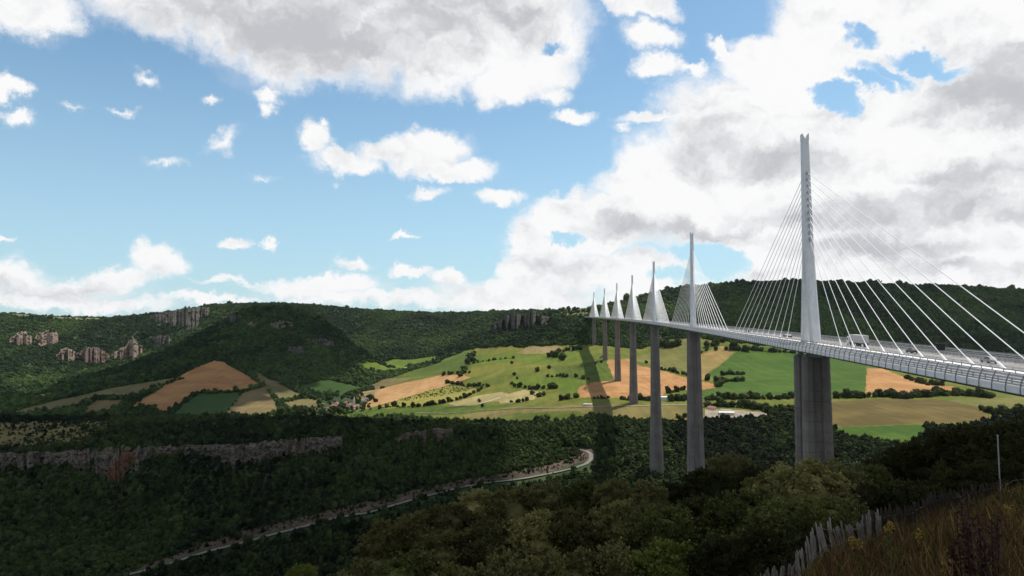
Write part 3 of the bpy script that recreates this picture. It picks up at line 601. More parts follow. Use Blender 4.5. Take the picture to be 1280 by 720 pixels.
def crags():
    far = [
     (12, 40, [(12, 424), (18, 419), (30, 415), (40, 421)], [(12, 430), (26, 433), (40, 432)], 'rock_far'),
     (43, 73, [(43, 424), (48, 417), (58, 414), (70, 415), (73, 420)], [(43, 430), (60, 430), (73, 429)], 'rock_far'),
     (70, 94, [(70, 444), (76, 438), (86, 436), (94, 439)], [(70, 452), (84, 452), (94, 451)], 'rock_far'),
     (95, 138, [(95, 441), (108, 436), (122, 436), (138, 444)], [(95, 450), (110, 454), (128, 453), (138, 448)], 'rock_brown'),
     (138, 178, [(138, 445), (150, 435), (158, 433), (166, 423), (171, 429), (178, 433)], [(138, 449), (152, 450), (172, 447), (178, 441)], 'rock_far'),
     (188, 262, [(188, 396), (200, 391), (220, 387.5), (240, 385), (262, 384.5)], [(188, 399), (205, 404), (225, 408), (240, 412), (250, 402), (262, 396)], 'rock_grey'),
     (190, 214, [(190, 422), (203, 419), (214, 421)], [(190, 429), (203, 432), (214, 429)], 'rock_grey'),
     (272, 304, [(272, 396), (290, 393), (304, 394)], [(272, 399), (290, 404), (304, 399)], 'rock_grey'),
     (616, 690, [(616, 404), (628, 396), (645, 391), (665, 391), (690, 397)], [(616, 412), (640, 412), (665, 408), (690, 404)], 'rock_grey'),
     (308, 325, [(308, 404), (316, 402), (325, 404)], [(308, 407), (316, 408), (325, 407)], 'rock_far'),
     (336, 366, [(336, 405), (345, 403), (352, 405), (360, 402), (366, 405)], [(336, 409), (352, 410), (366, 408)], 'rock_far'),
     (360, 384, [(360, 434), (372, 433), (384, 436)], [(360, 440), (372, 442), (384, 441)], 'rock_grey'),
     (390, 418, [(390, 425), (404, 424), (418, 428)], [(390, 431), (404, 433), (418, 434)], 'rock_grey'),
    ]
    for k, (a, b, t, bo, mk) in enumerate(far): crag(a, b, t, bo, M[mk], 9, 26, 2300, 3.7 * k + 1, ny=16, step=.8, steep=.95, jag=.30)
    top = [(-260, 566), (0, 566), (60, 565), (110, 562), (150, 560), (190, 558), (240, 556.5), (290, 556), (350, 551), (400, 547), (430, 546)]
    bot = [(-260, 588), (0, 587), (40, 588), (62, 580), (100, 586), (130, 597), (150, 600), (170, 588), (190, 574), (215, 570), (250, 569), (280, 578), (295, 584), (310, 575), (350, 571), (400, 566), (430, 556)]
    for k, (a, b) in enumerate([(-255, -90), (-80, 48), (56, 112), (118, 176), (180, 214), (226, 262), (266, 305), (314, 372), (376, 428)]):
        crag(a, b, top, bot, M['rock_near'], 3.2, 6.5, 900, 5.1 * k, ny=24, step=.8, jag=.13)
    crag(134, 169, [(134, 592), (141, 579), (150, 568), (157, 562), (169, 563)], [(134, 600), (148, 600), (160, 589), (169, 575)], M['rock_orange'], 2.6, 5, 900, 61, ny=22, step=.7, jag=.1, push=3)
    crag(500, 566, [(500, 543), (530, 539), (566, 536)], [(500, 550), (530, 552), (566, 547)], M['rock_brown'], 3, 6, 950, 77, ny=10, step=1)


crags()

# faces of the sheet, split by what covers them
cellid = FID[:-1, :-1]
idx = np.arange(NV * NU).reshape(NV, NU)
quads = np.stack([idx[:-1, :-1], idx[:-1, 1:], idx[1:, 1:], idx[1:, :-1]], -1).reshape(-1, 4)
cid = cellid.ravel(); GV = G3.reshape(-1, 3)


def sheet(name, sel, m, label=None):
    q = quads[sel]
    if len(q) == 0: return None
    us, inv = np.unique(q, return_inverse=True)
    o = fast_mesh(name, GV[us], inv.reshape(-1, 4), m, smooth=True); o['kind'] = 'structure'
    return o


sheet('hillside', cid == 0, M['ground'])
sheet('near_slope', cid == SOIL, M['soil'])
sheet('cliff', cid == NEARCLIFF, M['rock_near'])
sheet('cliff', cid == ORANGECLIFF, M['rock_orange'])
for i, (nm, mk, poly, d0, d1, lb) in enumerate(FIELDS):
    o = sheet(nm, cid == i + 1, M[mk])

# ground behind and beside the camera, out to the horizon
back = [(-60, 2, -2)]
mb = MB()
yb0 = 2.0
mb.add([(-30000, -26000, -60), (30000, -26000, -60), (30000, -40, -30), (-30000, -40, -30), (-3, 1.99, -1.66), (3, 1.99, -1.66), (-8, -40, -2.2), (8, -40, -2.2)],
       [(0, 1, 2, 7, 6, 3), (6, 7, 5, 4), (3, 6, 4), (7, 2, 5)])
o = mb.build('north_plateau', M['soil']); o['kind'] = 'structure'


def ribbon(name, pts, width, m, off=.35, dmin=60, label=None):
    P = [pix_ground(px, r, dmin) for px, r in pts]; P = [p for p in P if p]
    # resample
    Q = []
    for a, b in zip(P[:-1], P[1:]):
        n = max(1, int((b - a).length / 12))
        Q += [a.lerp(b, k / n) for k in range(n)]
    Q.append(P[-1]); vs, fs = [], []
    for k, p in enumerate(Q):
        t = (Q[min(k + 1, len(Q) - 1)] - Q[max(k - 1, 0)]); t.z = 0; t.normalize(); nrm = Vector((-t.y, t.x, 0))
        zs = [ground_at(*(p + nrm * s * width / 2).xy) for s in (-1, -.5, 0, .5, 1)]
        zc = max(zs) + off
        for s, zz in zip((-1, 1), (zs[0], zs[-1])): q = p + nrm * s * width / 2; vs.append((q.x, q.y, zc))
        if k: fs.append((2 * k - 2, 2 * k - 1, 2 * k + 1, 2 * k))
    o = mesh_obj(name, vs, fs, m); o['kind'] = 'structure'; return o


ROAD = [(725, 562), (733, 564), (739, 568), (739, 574), (733, 580), (720, 585), (700, 590), (680, 594), (660, 598), (640, 601), (610, 604), (580, 609), (540, 619), (500, 630), (460, 642), (420, 648), (380, 659), (340, 669), (300, 680), (250, 693), (200, 709), (160, 719)]
ribbon('valley_road', ROAD, 6.5, M['asphalt'], dmin=640)
ribbon('farm_track', [(520, 516), (560, 517), (600, 513), (640, 511), (690, 510), (745, 509), (790, 508), (850, 506), (880, 505)], 5, M['track'], dmin=1050)
ribbon('farm_track', [(560, 509), (590, 507), (610, 502), (625, 497)], 6, M['track'], dmin=1050)
ribbon('farm_track', [(505, 460), (530, 455), (560, 447), (583, 438)], 6, M['track'], dmin=1500)
ribbon('farm_track', [(880, 522), (930, 524), (980, 520), (1010, 517)], 6, M['track'], dmin=1050)
print('terrain', NV, NU)

# ------------------------------------------------------------------ viaduct
AZ0, CURV, SLOPE = .136058, -5.637e-5, .03025
PX1, PY1, PZ1 = 122.65, 277.24, -3.62
SPAN = 342.0


def deck(s, a=0.0, dz_=0.0):
    hd = AZ0 + CURV * s
    x = PX1 + (cos(AZ0) - cos(hd)) / CURV; y = PY1 + (sin(hd) - sin(AZ0)) / CURV
    return Vector((x + cos(hd) * a, y - sin(hd) * a, PZ1 + SLOPE * s + dz_))


def deck_frame(s):
    """matrix: local x = across (right), y = along the deck, z = up"""
    hd = AZ0 + CURV * s; t = Vector((sin(hd), cos(hd), SLOPE)).normalized(); x = Vector((cos(hd), -sin(hd), 0)); z = x.cross(t)
    return Matrix((x, t, z)).transposed().to_4x4()


def place(o, s, a=0, dz_=0, upright=False):
    Mx = deck_frame(s) if not upright else Matrix.Rotation(-(AZ0 + CURV * s), 4, 'Z')
    Mx.translation = deck(s, a, dz_); o.matrix_world = Mx; return o


def s_at(px, a):
    lo, hi = -185.0, 2000.0
    for _ in range(50):
        mid = (lo + hi) / 2; p = deck(mid, a)
        if topix(p.x, p.y, p.z)[0] > px: lo = mid
        else: hi = mid
    return lo


def steel_mat():
    m, N = mat('white_painted_steel'); P = N.n('ShaderNodeTexCoord').outputs['Object']
    n = N.noise(P, .25, 5, .6)
    st = N.noise(N.n('ShaderNodeMapping', {'Vector': P, 'Scale': (1, 1, .06)}).outputs[0], 1.2, 4, .7)
    col = N.mix(N.mr(N.m('MULTIPLY', n, st), .15, .4), (.50, .51, .52, 1), (.66, .66, .66, 1))
    principled(N, col, .45, .4); return m


M['steel'] = steel_mat()
M['stay'] = noisy_mat('white_stay_sheath', (.74, .74, .74), (.82, .82, .82), .3, rough=.5)
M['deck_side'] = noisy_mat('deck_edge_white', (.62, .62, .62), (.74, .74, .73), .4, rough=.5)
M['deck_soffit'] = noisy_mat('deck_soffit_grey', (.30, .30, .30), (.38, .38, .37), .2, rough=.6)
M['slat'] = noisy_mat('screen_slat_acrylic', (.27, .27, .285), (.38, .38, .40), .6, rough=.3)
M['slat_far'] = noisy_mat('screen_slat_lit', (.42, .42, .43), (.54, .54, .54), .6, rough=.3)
M['post'] = noisy_mat('screen_post_grey', (.20, .20, .21), (.27, .27, .28), 1, rough=.5)
M['barrier'] = noisy_mat('galvanised_barrier', (.33, .33, .33), (.45, .45, .44), .8, rough=.45, metal=.3)
M['dark'] = noisy_mat('dark_rubber', (.02, .02, .02), (.035, .035, .035), 2)
M['anchor'] = noisy_mat('anchor_grey', (.24, .25, .27), (.33, .34, .36), 1)
m, N = mat('deck_asphalt'); P = N.n('ShaderNodeTexCoord').outputs['Object']
col = N.mix(N.mr(N.noise(P, .12, 6, .6), .4, .6), (.17, .155, .15, 1), (.24, .22, .21, 1))
principled(N, col, .85, .2, (N.noise(P, 20, 3, .6), .3, .02)); M['deckroad'] = m
m, N = mat('white_road_paint'); P = N.n('ShaderNodeTexCoord').outputs['Object']
principled(N, N.mix(N.mr(N.noise(P, 3, 5, .7), .35, .6), (.45, .44, .42, 1), (.75, .75, .72, 1)), .7); M['paint'] = m

m, N = mat('pier_concrete'); P = N.n('ShaderNodeNewGeometry').outputs['Position']
big = N.noise(P, .08, 6, .65)
st = N.noise(N.n('ShaderNodeMapping', {'Vector': P, 'Scale': (1, 1, .03)}).outputs[0], .9, 5, .7)
z = N.n('ShaderNodeSeparateXYZ', {0: P}).outputs[2]
lift = N.n('ShaderNodeTexWhiteNoise', {'W': N.m('FLOOR', N.m('DIVIDE', z, 4.0))}, noise_dimensions='1D').outputs['Value']
col = N.mix(N.mr(N.m('ADD', N.m('MULTIPLY', big, .5), N.m('MULTIPLY', st, .5)), .38, .62), (.12, .108, .10, 1), (.235, .215, .20, 1))
col = N.mix(N.m('MULTIPLY', lift, .3), col, (.14, .125, .12, 1))
col = N.mix(N.mr(st, .56, .72, 0, .55), col, (.08, .075, .07, 1))
principled(N, col, .9, .2, (N.noise(P, 1.5, 6, .7), .6, .15)); M['concrete'] = m

# --- deck: steel box girder
vd = empty('viaduct_deck', deck(0)); tag(vd, 'long pale steel bridge deck curving away across the valley on seven piers', 'bridge deck')
vd_inv = Matrix.Translation(-deck(0))


def own(o, root):
    """parent o to an unrotated root while keeping its world transform"""
    bpy.context.view_layer.update() if False else None
    mw = o.matrix_basis.copy(); o.parent = root; o.matrix_parent_inverse = Matrix.Translation(-Vector(root.location)); o.matrix_basis = mw
    return o


SS = [-204 + i * 12.2143 for i in range(int(2460 / 12.2143) + 1)]
SECT = [(-13.9, 0), (-15.4, .15), (-15.55, .02), (-15.9, -.35), (-15.9, -1.1), (-13.0, -2.0), (-2.2, -4.2), (2.2, -4.2), (13.0, -2.0), (15.9, -1.1), (15.9, -.35), (15.55, .02), (15.4, .15), (13.9, 0)]


def loft(name, sect, m, ss=SS, closed=True, smooth=False):
    vs, fs = [], []; n = len(sect)
    for s in ss:
        for a, zz in sect: vs.append(tuple(deck(s, a, zz)))
    for i in range(len(ss) - 1):
        for j in range(n if closed else n - 1):
            b = i * n + j; c = i * n + (j + 1) % n
            fs.append((b, c, c + n, b + n))
    if closed: fs.append(tuple(range(n - 1, -1, -1))); fs.append(tuple(range((len(ss) - 1) * n, len(ss) * n)))
    o = mesh_obj(name, vs, fs, m, smooth=smooth); return own(o, vd)


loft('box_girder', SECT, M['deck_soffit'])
for sgn in (-1, 1):
    loft('carriageway', [(sgn * 2.3, .004), (sgn * 13.6, .004), (sgn * 13.6, .10), (sgn * 2.3, .10)], M['deckroad'])
    for a in (2.9, 6.4, 9.9):
        if a in (2.9, 9.9): loft('edge_line', [(sgn * a, .104), (sgn * (a + .2), .104), (sgn * (a + .2), .110), (sgn * a, .110)], M['paint'])
    # lane dashes
    mb = MB(); s = -200
    while s < 1100:
        Mx = deck_frame(s); Mx.translation = deck(s, sgn * 6.4, .107)
        mb.box(-.09, .09, 0, 3, -.003, .003, Mx); s += 13
    own(mb.build('lane_dashes', M['paint']), vd)['kind'] = 'stuff'
    for a, zz in ((2.0, .75), (13.75, .55), (13.75, .95)):
        loft('guard_rail', [(sgn * a - .06, zz - .13), (sgn * a + .06, zz - .13), (sgn * a + .06, zz + .13), (sgn * a - .06, zz + .13)], M['barrier'])
    # rails of the wind screen
    loft('screen_top_rail', [(sgn * 15.25, 2.12), (sgn * 15.4, 2.12), (sgn * 15.4, 2.2), (sgn * 15.25, 2.2)], M['post'])
# median strip
loft('median_strip', [(-1.7, .002), (1.7, .002), (1.7, .22), (-1.7, .22)], M['deck_side'])

BAY = 4.17


def curve_a(zz):  # outline of the screen: bulges outward then leans in towards the top
    t = (zz + .2) / 2.4; return 15.95 - .75 * t * t


# prototypes (own meshes, shared)
def post_mesh(sgn):
    mb = MB(); pts = [-1.05, -.35, .2, .7, 1.2, 1.7, 2.2]
    rings = []
    for zz in pts:
        a = sgn * (curve_a(zz) if zz > -.3 else 15.98); rings.append([(a - .11, -.07, zz), (a + .11, -.07, zz), (a + .11, .07, zz), (a - .11, .07, zz)])
    mb.rings(rings); o = mb.build('screen_post', M['post']); return o


def panel_mesh(name, sgn, z0, z1, m, th=.03, g=.10):
    mb = MB(); a0 = sgn * (curve_a(z0) if z0 > -.3 else 15.93); a1 = sgn * curve_a(z1)
    mb.rings([[(a0 - th, g, z0), (a0 + th, g, z0), (a0 + th, BAY - g, z0), (a0 - th, BAY - g, z0)], [(a1 - th, g, z1), (a1 + th, g, z1), (a1 + th, BAY - g, z1), (a1 - th, BAY - g, z1)]])
    return mb.build(name, m)


def clone(o, parent=None):
    c = o.copy(); C.objects.link(c)
    if parent is not None: c.parent = parent
    return c


nb = int((2256 + 204) / BAY)
SL = [(.30, .58), (.76, 1.04), (1.22, 1.48), (1.66, 2.02)]
for sgn in (-1, 1):
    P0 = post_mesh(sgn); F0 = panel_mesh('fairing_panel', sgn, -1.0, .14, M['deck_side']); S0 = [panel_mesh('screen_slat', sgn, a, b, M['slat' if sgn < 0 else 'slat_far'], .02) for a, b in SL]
    npost, npan, nsl = (150, 150, 55) if sgn < 0 else (110, 60, 18)
    protos = [(P0, npost, 'screen_posts'), (F0, npan, 'fairing_panels')] + [(q, nsl, 'screen_slats') for q in S0]
    i0 = 10 if sgn < 0 else 14                            # first bay near the edge of the picture
    for q, n, jn in protos:
        V0 = np.array([v.co for v in q.data.vertices]); F0_ = [tuple(p.vertices) for p in q.data.polygons]
        mv, mf = [], []
        first = True
        for b in range(nb):
            s = -204 + b * BAY
            Mx = deck_frame(s); Mx.translation = deck(s, 0, 0)
            if i0 <= b < i0 + n:
                o = q if first else q.copy()
                if not first: C.objects.link(o)
                first = False
                o.matrix_basis = Mx; own(o, vd)
            else:
                A = np.array(Mx); base = len(mv); W = V0 @ A[:3, :3].T + A[:3, 3]
                mv += [tuple(w) for w in W]; mf += [tuple(i + base for i in f) for f in F0_]
        o = mesh_obj(jn, mv, mf, list(q.data.materials)); own(o, vd); o['kind'] = 'stuff'
    # guard rail posts
    mb = MB()
    mb.box(-.09, .09, -.09, .09, .1, 1.12); gp = mb.build('guard_post', M['anchor']); first = True
    mj = MB()
    for b in range(int(2440 / 4.17)):
        s = -202 + b * 4.17
        Mx = deck_frame(s); Mx.translation = deck(s, sgn * 13.9)
        if sgn > 0 and 12 <= b < 12 + 120:
            o = gp if first else gp.copy()
            if not first: C.objects.link(o)
            first = False; o.matrix_basis = Mx; own(o, vd)
        else: mj.box(-.09, .09, -.09, .09, .1, 1.12, Mx)
    if first: bpy.data.objects.remove(gp)
    o = mj.build('guard_posts', M['anchor']); own(o, vd); o['kind'] = 'stuff'
mj = MB()
for b in range(int(2440 / 4.17)):
    for a in (-2, 2):
        Mx = deck_frame(-202 + b * 4.17); Mx.translation = deck(-202 + b * 4.17, a); mj.box(-.07, .07, -.07, .07, .1, .8, Mx)
o = mj.build('median_posts', M['anchor']); own(o, vd); o['kind'] = 'stuff'

# --- piers
PH = [None, None, None, None, None, None, None]
ORD = ['nearest', 'second', 'third', 'fourth', 'fifth', 'sixth', 'farthest']
PL = ['nearest and widest concrete pier, its foot hidden behind olive bushes',
      'second concrete pier from the right, in front of the ochre field',
      'third concrete pier from the right, its foot in the dark woods',
      'fourth concrete pier from the right, at the near edge of the orange field',
      'fifth concrete pier from the right, standing in the orange field',
      'sixth concrete pier from the right, at the top of the orange field',
      'farthest and shortest concrete pier, against the wooded slope']


def oct_ring(hw, hl, ch, zz, groove):
    """outline of a pier shaft: hw half width across the deck, hl half length along it, chamfer, groove in the end faces"""
    g = groove
    return [(-hw, -hl + ch, zz), (-hw + ch, -hl, zz), (-hw * .36, -hl, zz), (-hw * .30, -hl + g, zz), (hw * .30, -hl + g, zz), (hw * .36, -hl, zz), (hw - ch, -hl, zz), (hw, -hl + ch, zz),
            (hw, hl - ch, zz), (hw - ch, hl, zz), (hw * .36, hl, zz), (hw * .30, hl - g, zz), (-hw * .30, hl - g, zz), (-hw * .36, hl, zz), (-hw + ch, hl, zz), (-hw, hl - ch, zz)]


for i in range(7):
    c = deck(SPAN * i); zt = c.z - 4.25; g = ground_at(c.x, c.y); hh = zt - g
    root = empty('pier', (c.x, c.y, g), -(AZ0 + CURV * SPAN * i)); tag(root, PL[i], 'pier', 'concrete piers of the viaduct')
    split = min(90, hh * .62)

    def hw_at(zz): d_ = hh - zz; return 5.0 + .010 * d_ + .00006 * d_ * d_

    def lifts(z0, z1):
        out = []; zz = z0
        while zz < z1 - 1: out.append(zz); zz += 4
        out.append(z1); return out
    # lower single shaft with recessed lift joints
    mb = MB(); rings = []
    for zz in lifts(-12, hh - split):
        w = hw_at(max(zz, 0)); l = 7.9 + .008 * (hh - split - zz)
        for dzz, ins in ((-.16, 0), (-.11, .2), (.11, .2), (.16, 0)): rings.append(oct_ring(w - ins, l - ins, 2.2, zz + dzz, 1.6))
    mb.rings(rings); mb.build('shaft', M['concrete'], root)
    for sg in (-1, 1):
        mb = MB(); rings = []
        for zz in lifts(hh - split, hh - 1.4):
            w = hw_at(zz); t = (zz - (hh - split)) / split; yc = sg * (5.2 + .5 * t)
            for dzz, ins in ((-.16, 0), (-.11, .2), (.11, .2), (.16, 0)):
                rings.append([(x, y + yc, z_) for x, y, z_ in oct_ring(w - ins - .02, 2.65 - ins, 1.1, zz + dzz, .9)])
        mb.rings(rings); mb.build('shaft_leg', M['concrete'], root)
        mb = MB(); mb.box(-4.4, 4.4, sg * 5.9 - 1.8, sg * 5.9 + 1.8, hh - 1.42, hh - .5); mb.box(-3.4, -1.6, sg * 5.9 - .9, sg * 5.9 + .9, hh - .5, hh + .4); mb.box(1.6, 3.4, sg * 5.9 - .9, sg * 5.9 + .9, hh - .5, hh + .4)
        mb.build('bearing_block', M['anchor'], root)

# --- masts with their fans of stays
ML = ['tallest-looking white steel mast above the nearest pier, with a notched top', 'second white mast from the right with its fan of stays',
      'third white mast from the right with its fan of stays', 'fourth white mast from the right, above the orange field', 'fifth white mast from the right, small against the clouds',
      'sixth white mast from the right, second from the far end', 'smallest white mast at the far end of the bridge']
for i in range(7):
    s0 = SPAN * i; hd = AZ0 + CURV * s0; c = deck(s0); root = empty('mast', (c.x, c.y, c.z + .2), -hd); tag(root, ML[i], 'mast', 'white masts of the viaduct')
    # two legs along the deck meeting at 38 m, then one shaft to 87 m
    for sg in (-1, 1):
        rings = []
        for k in range(11):
            zz = 38.5 * k / 10; t = k / 10; yc = sg * (6.6 - 5.2 * t ** .9); w = 1.85 - .2 * t; l = 1.75 - .25 * t; ch = .55
            rings.append([(-w, yc - l + ch, zz), (-w + ch, yc - l, zz), (w - ch, yc - l, zz), (w, yc - l + ch, zz), (w, yc + l - ch, zz), (w - ch, yc + l, zz), (-w + ch, yc + l, zz), (-w, yc + l - ch, zz)])
        mb = MB(); mb.rings(rings); mb.build('mast_leg', M['steel'], root)
    rings = []
    for k in range(9):
        t = k / 8; zz = 37.6 + 46.6 * t; w = 1.66 - .26 * t; l = 2.9 - 1.5 * t; ch = .45
        rings.append([(-w, -l + ch, zz), (-w + ch, -l, zz), (w - ch, -l, zz), (w, -l + ch, zz), (w, l - ch, zz), (w - ch, l, zz), (-w + ch, l, zz), (-w, l - ch, zz)])
    mb = MB(); mb.rings(rings); mb.build('mast_shaft', M['steel'], root)
    for sg in (-1, 1):                                   # the two horns of the notched top
        mb = MB(); w0, w1 = (sg * 1.42, sg * .05) if sg > 0 else (-.05, -1.42)
        a, b = min(w0, w1), max(w0, w1); out = a if sg < 0 else b; inn = b if sg < 0 else a
        mb.add([(out, -1.3, 84.1), (inn, -1.3, 84.1), (inn, -1.3, 84.7), (out * .8, -1.3, 87), (out, -1.3, 87), (out, 1.3, 84.1), (inn, 1.3, 84.1), (inn, 1.3, 84.7), (out * .8, 1.3, 87), (out, 1.3, 87)],
               [(0, 1, 2, 3, 4), (9, 8, 7, 6, 5), (0, 5, 6, 1), (1, 6, 7, 2), (2, 7, 8, 3), (3, 8, 9, 4), (4, 9, 5, 0)])
        mb.build('mast_horn', M['steel'], root)
    # ledge panels on the face of the shaft
    inv = (Matrix.Translation((c.x, c.y, c.z + .2)) @ Matrix.Rotation(-hd, 4, 'Z')).inverted()
    for sg in (-1, 1):
        for k in range(11):
            za = 43 + 2.75 * k; d_ = 36.3 + 12.51 * k; t = (za - 37.6) / 46.6; l = 2.9 - 1.5 * t
            p0 = Vector((0, sg * (l - .3), za)); pd = inv @ deck(s0 + sg * d_, 0, .35)
            mb = MB(); r0 = (.115, .18, .30, .34, .36, .38, .40)[i]
            mb.tube(pd, p0, r0, r0, 6); st_ = mb.build('stay', M['stay'], root)
            dirv = (pd - p0).normalized()
            if i < 3:
                mb = MB(); mb.tube(p0 + dirv * .2, p0 + dirv * 2.3, .42, .34, 6); mb.build('stay_socket', M['anchor'], root)
                mb = MB(); mb.tube(pd, pd - dirv * 3.2, .32, .24, 6); mb.build('stay_sleeve', M['stay'], root)
print('bridge', len(bpy.data.objects))

# ------------------------------------------------------------------ traffic on the deck
M['glass'] = noisy_mat('dark_car_glass', (.02, .025, .03), (.03, .035, .04), 2, rough=.1, spec=.6)


def car_paint(name, c):
    m, N = mat(name); principled(N, c4(c), .3, .5); return m


M['silver'] = car_paint('silver_paint', (.30, .31, .33)); M['darkcar'] = car_paint('dark_paint', (.035, .038, .045)); M['white'] = car_paint('white_paint', (.75, .75, .75)); M['tan_tarp'] = car_paint('grey_trailer', (.44, .43, .42))
M['red_l'] = car_paint('tail_lamp_red', (.35, .02, .015)); M['lamp'] = car_paint('head_lamp', (.7, .7, .68))


def wheels(root, xs, ys, r, m=None):
    for y in ys:
        for x in xs:
            mb = MB(); mb.tube((x - .12, y, r), (x + .12, y, r), r, r, 14); w = mb.build('wheel', M['dark'], root)
            mb = MB(); mb.tube((x - .135, y, r), (x + .135, y, r), r * .55, r * .55, 10); mb.build('rim', M['anchor'], w)


def prof(mb, pts, x0, x1):
    n = len(pts)
    mb.rings([[(x0, y, z_) for y, z_ in pts], [(x1, y, z_) for y, z_ in pts]])


def car(label, paint, s, a, back=False, L=4.4, Hh=1.5, estate=False):
    root = empty('car'); tag(root, label, 'car', 'cars crossing the viaduct')
    mb = MB(); prof(mb, [(-L / 2, .35), (L / 2, .35), (L / 2, .72), (L / 2 - .15, .86), (.9, .95), (-L / 2 + .15, 1.0), (-L / 2, .8)], -.86, .86); mb.build('body', paint, root)
    top = [(.95, .95), (.15, Hh), (-1.45 if estate else -1.1, Hh), (-L / 2 + (.15 if estate else .5), .98)]
    mb = MB(); n = len(top); mb.rings([[(x, y, z_) for y, z_ in top] for x in (-.72, .72)]); cb = mb.build('cabin', paint, root)
    mb = MB(); t2 = [(.8, 1.0), (.12, Hh - .08), (-1.35 if estate else -1.05, Hh - .08), (-L / 2 + (.3 if estate else .65), 1.02)]
    mb.rings([[(x, y, z_) for y, z_ in t2] for x in (-.735, .735)]); mb.build('side_window', M['glass'], root)
    mb = MB(); mb.add([(-.64, .93, .99), (.64, .93, .99), (.6, .2, Hh - .05), (-.6, .2, Hh - .05), (-.64, .96, 1.01), (.64, .96, 1.01), (.6, .24, Hh - .03), (-.6, .24, Hh - .03)], [(0, 1, 2, 3), (7, 6, 5, 4), (0, 4, 5, 1), (1, 5, 6, 2), (2, 6, 7, 3), (3, 7, 4, 0)]); mb.build('windscreen', M['glass'], root)
    for x in (-.62, .62):
        mb = MB(); mb.box(x - .16, x + .16, L / 2 - .02, L / 2 + .02, .6, .74); mb.build('headlight', M['lamp'], root)
        mb = MB(); mb.box(x - .14, x + .14, -L / 2 - .02, -L / 2 + .02, .7, .86); mb.build('tail_light', M['red_l'], root)
    wheels(root, (-.8, .8), (-1.35, 1.35), .33)
    Mx = deck_frame(s)
    if back: Mx = Mx @ Matrix.Rotation(pi, 4, 'Z')
    Mx.translation = deck(s, a, .105); root.matrix_basis = Mx; return root


car('silver estate car on the far lanes behind the rightmost stays', M['silver'], s_at(1236, 8.0), 8.0, L=4.7, Hh=1.6, estate=True)
car('dark car on the far lanes, right of the grey lorry', M['darkcar'], s_at(1140, 8.0), 8.0, L=4.6, Hh=1.6, estate=True)
car('leading small dark car just left of the nearest mast', M['darkcar'], s_at(982, 7.5), 7.5)
car('following small dark car just left of the nearest mast', M['darkcar'], s_at(986.5, 7.5), 7.5)
car('tiny dark car near the middle of the deck between first and second mast', M['darkcar'], s_at(934, 4.5), 4.5, Hh=1.7, estate=True)
car('tiny dark car under the right fan of the second mast', M['darkcar'], s_at(886, 5), 5)
# lorry
t = empty('lorry'); tag(t, 'grey lorry with a tall box trailer right of the nearest mast', 'lorry')
mb = MB(); mb.box(-1.25, 1.25, -6.8, 6.2, 1.25, 3.95); mb.build('trailer', M['tan_tarp'], t)
mb = MB(); mb.box(-1.2, 1.2, -6.6, 6.0, .95, 1.24); mb.build('chassis', M['dark'], t)
mb = MB(); prof(mb, [(6.6, .6), (8.8, .6), (8.85, 1.7), (8.5, 3.0), (8.0, 3.3), (6.6, 3.3)], -1.22, 1.22); cab = mb.build('cab', M['white'], t)
mb = MB(); mb.add([(-1.05, 8.84, 1.85), (1.05, 8.84, 1.85), (1.0, 8.56, 2.9), (-1.0, 8.56, 2.9), (-1.05, 8.88, 1.85), (1.05, 8.88, 1.85), (1.0, 8.6, 2.9), (-1.0, 8.6, 2.9)], [(3, 2, 1, 0), (4, 5, 6, 7), (0, 1, 5, 4), (1, 2, 6, 5), (2, 3, 7, 6), (3, 0, 4, 7)]); mb.build('windscreen', M['glass'], t)
for x in (-1.235, 1.235): mb = MB(); mb.box(x - .01, x + .01, 7.2, 8.3, 1.9, 2.8); mb.build('side_window', M['glass'], t)
wheels(t, (-1.05, 1.05), (-5.4, -4.1, -2.8, 5.0, 8.0), .5)
s_l = s_at(1073, 8.0); Mx = deck_frame(s_l); Mx.translation = deck(s_l, 8.0, .105); t.matrix_basis = Mx @ Matrix.Diagonal((1, .95, 1.05, 1))
# dark sign board beside the far barrier
t = empty('road_sign'); tag(t, 'dark square road sign panel on a post by the far barrier', 'road sign')
mb = MB(); mb.box(-.06, .06, -.06, .06, 0, 1.2); mb.build('post', M['anchor'], t)
mb = MB(); mb.box(-1.2, 1.2, -.05, .05, 1.2, 3.3); mb.build('panel', M['dark'], t)
mb = MB(); mb.box(-1.25, 1.25, -.03, .08, 1.15, 1.22); mb.box(-1.25, 1.25, -.03, .08, 3.28, 3.35); mb.build('frame', M['anchor'], t)
s_l = s_at(1177, 13.2); Mx = deck_frame(s_l); Mx.translation = deck(s_l, 13.0, .1); t.matrix_basis = Mx

# ------------------------------------------------------------------ clouds overhead whose shade lies on the land
m, N = mat('cloud_vapour'); P = N.n('ShaderNodeNewGeometry').outputs['Position']
b = N.n('ShaderNodeBsdfDiffuse', {'Color': N.mix(N.noise(P, .004, 5, .6), (.86, .86, .87, 1), (.93, .93, .93, 1))}); N.n('ShaderNodeOutputMaterial', {'Surface': b.outputs[0]}); M['cloud'] = m
CLOUD_ALT = 3000.0


def ico(sub):
    bm = bmesh.new(); bmesh.ops.create_icosphere(bm, subdivisions=sub, radius=1)
    v = np.array([x.co[:] for x in bm.verts]); f = np.array([[q.index for q in p.verts] for p in bm.faces]); bm.free(); return v, f


I1v, I1f = ico(1); I2v, I2f = ico(2)


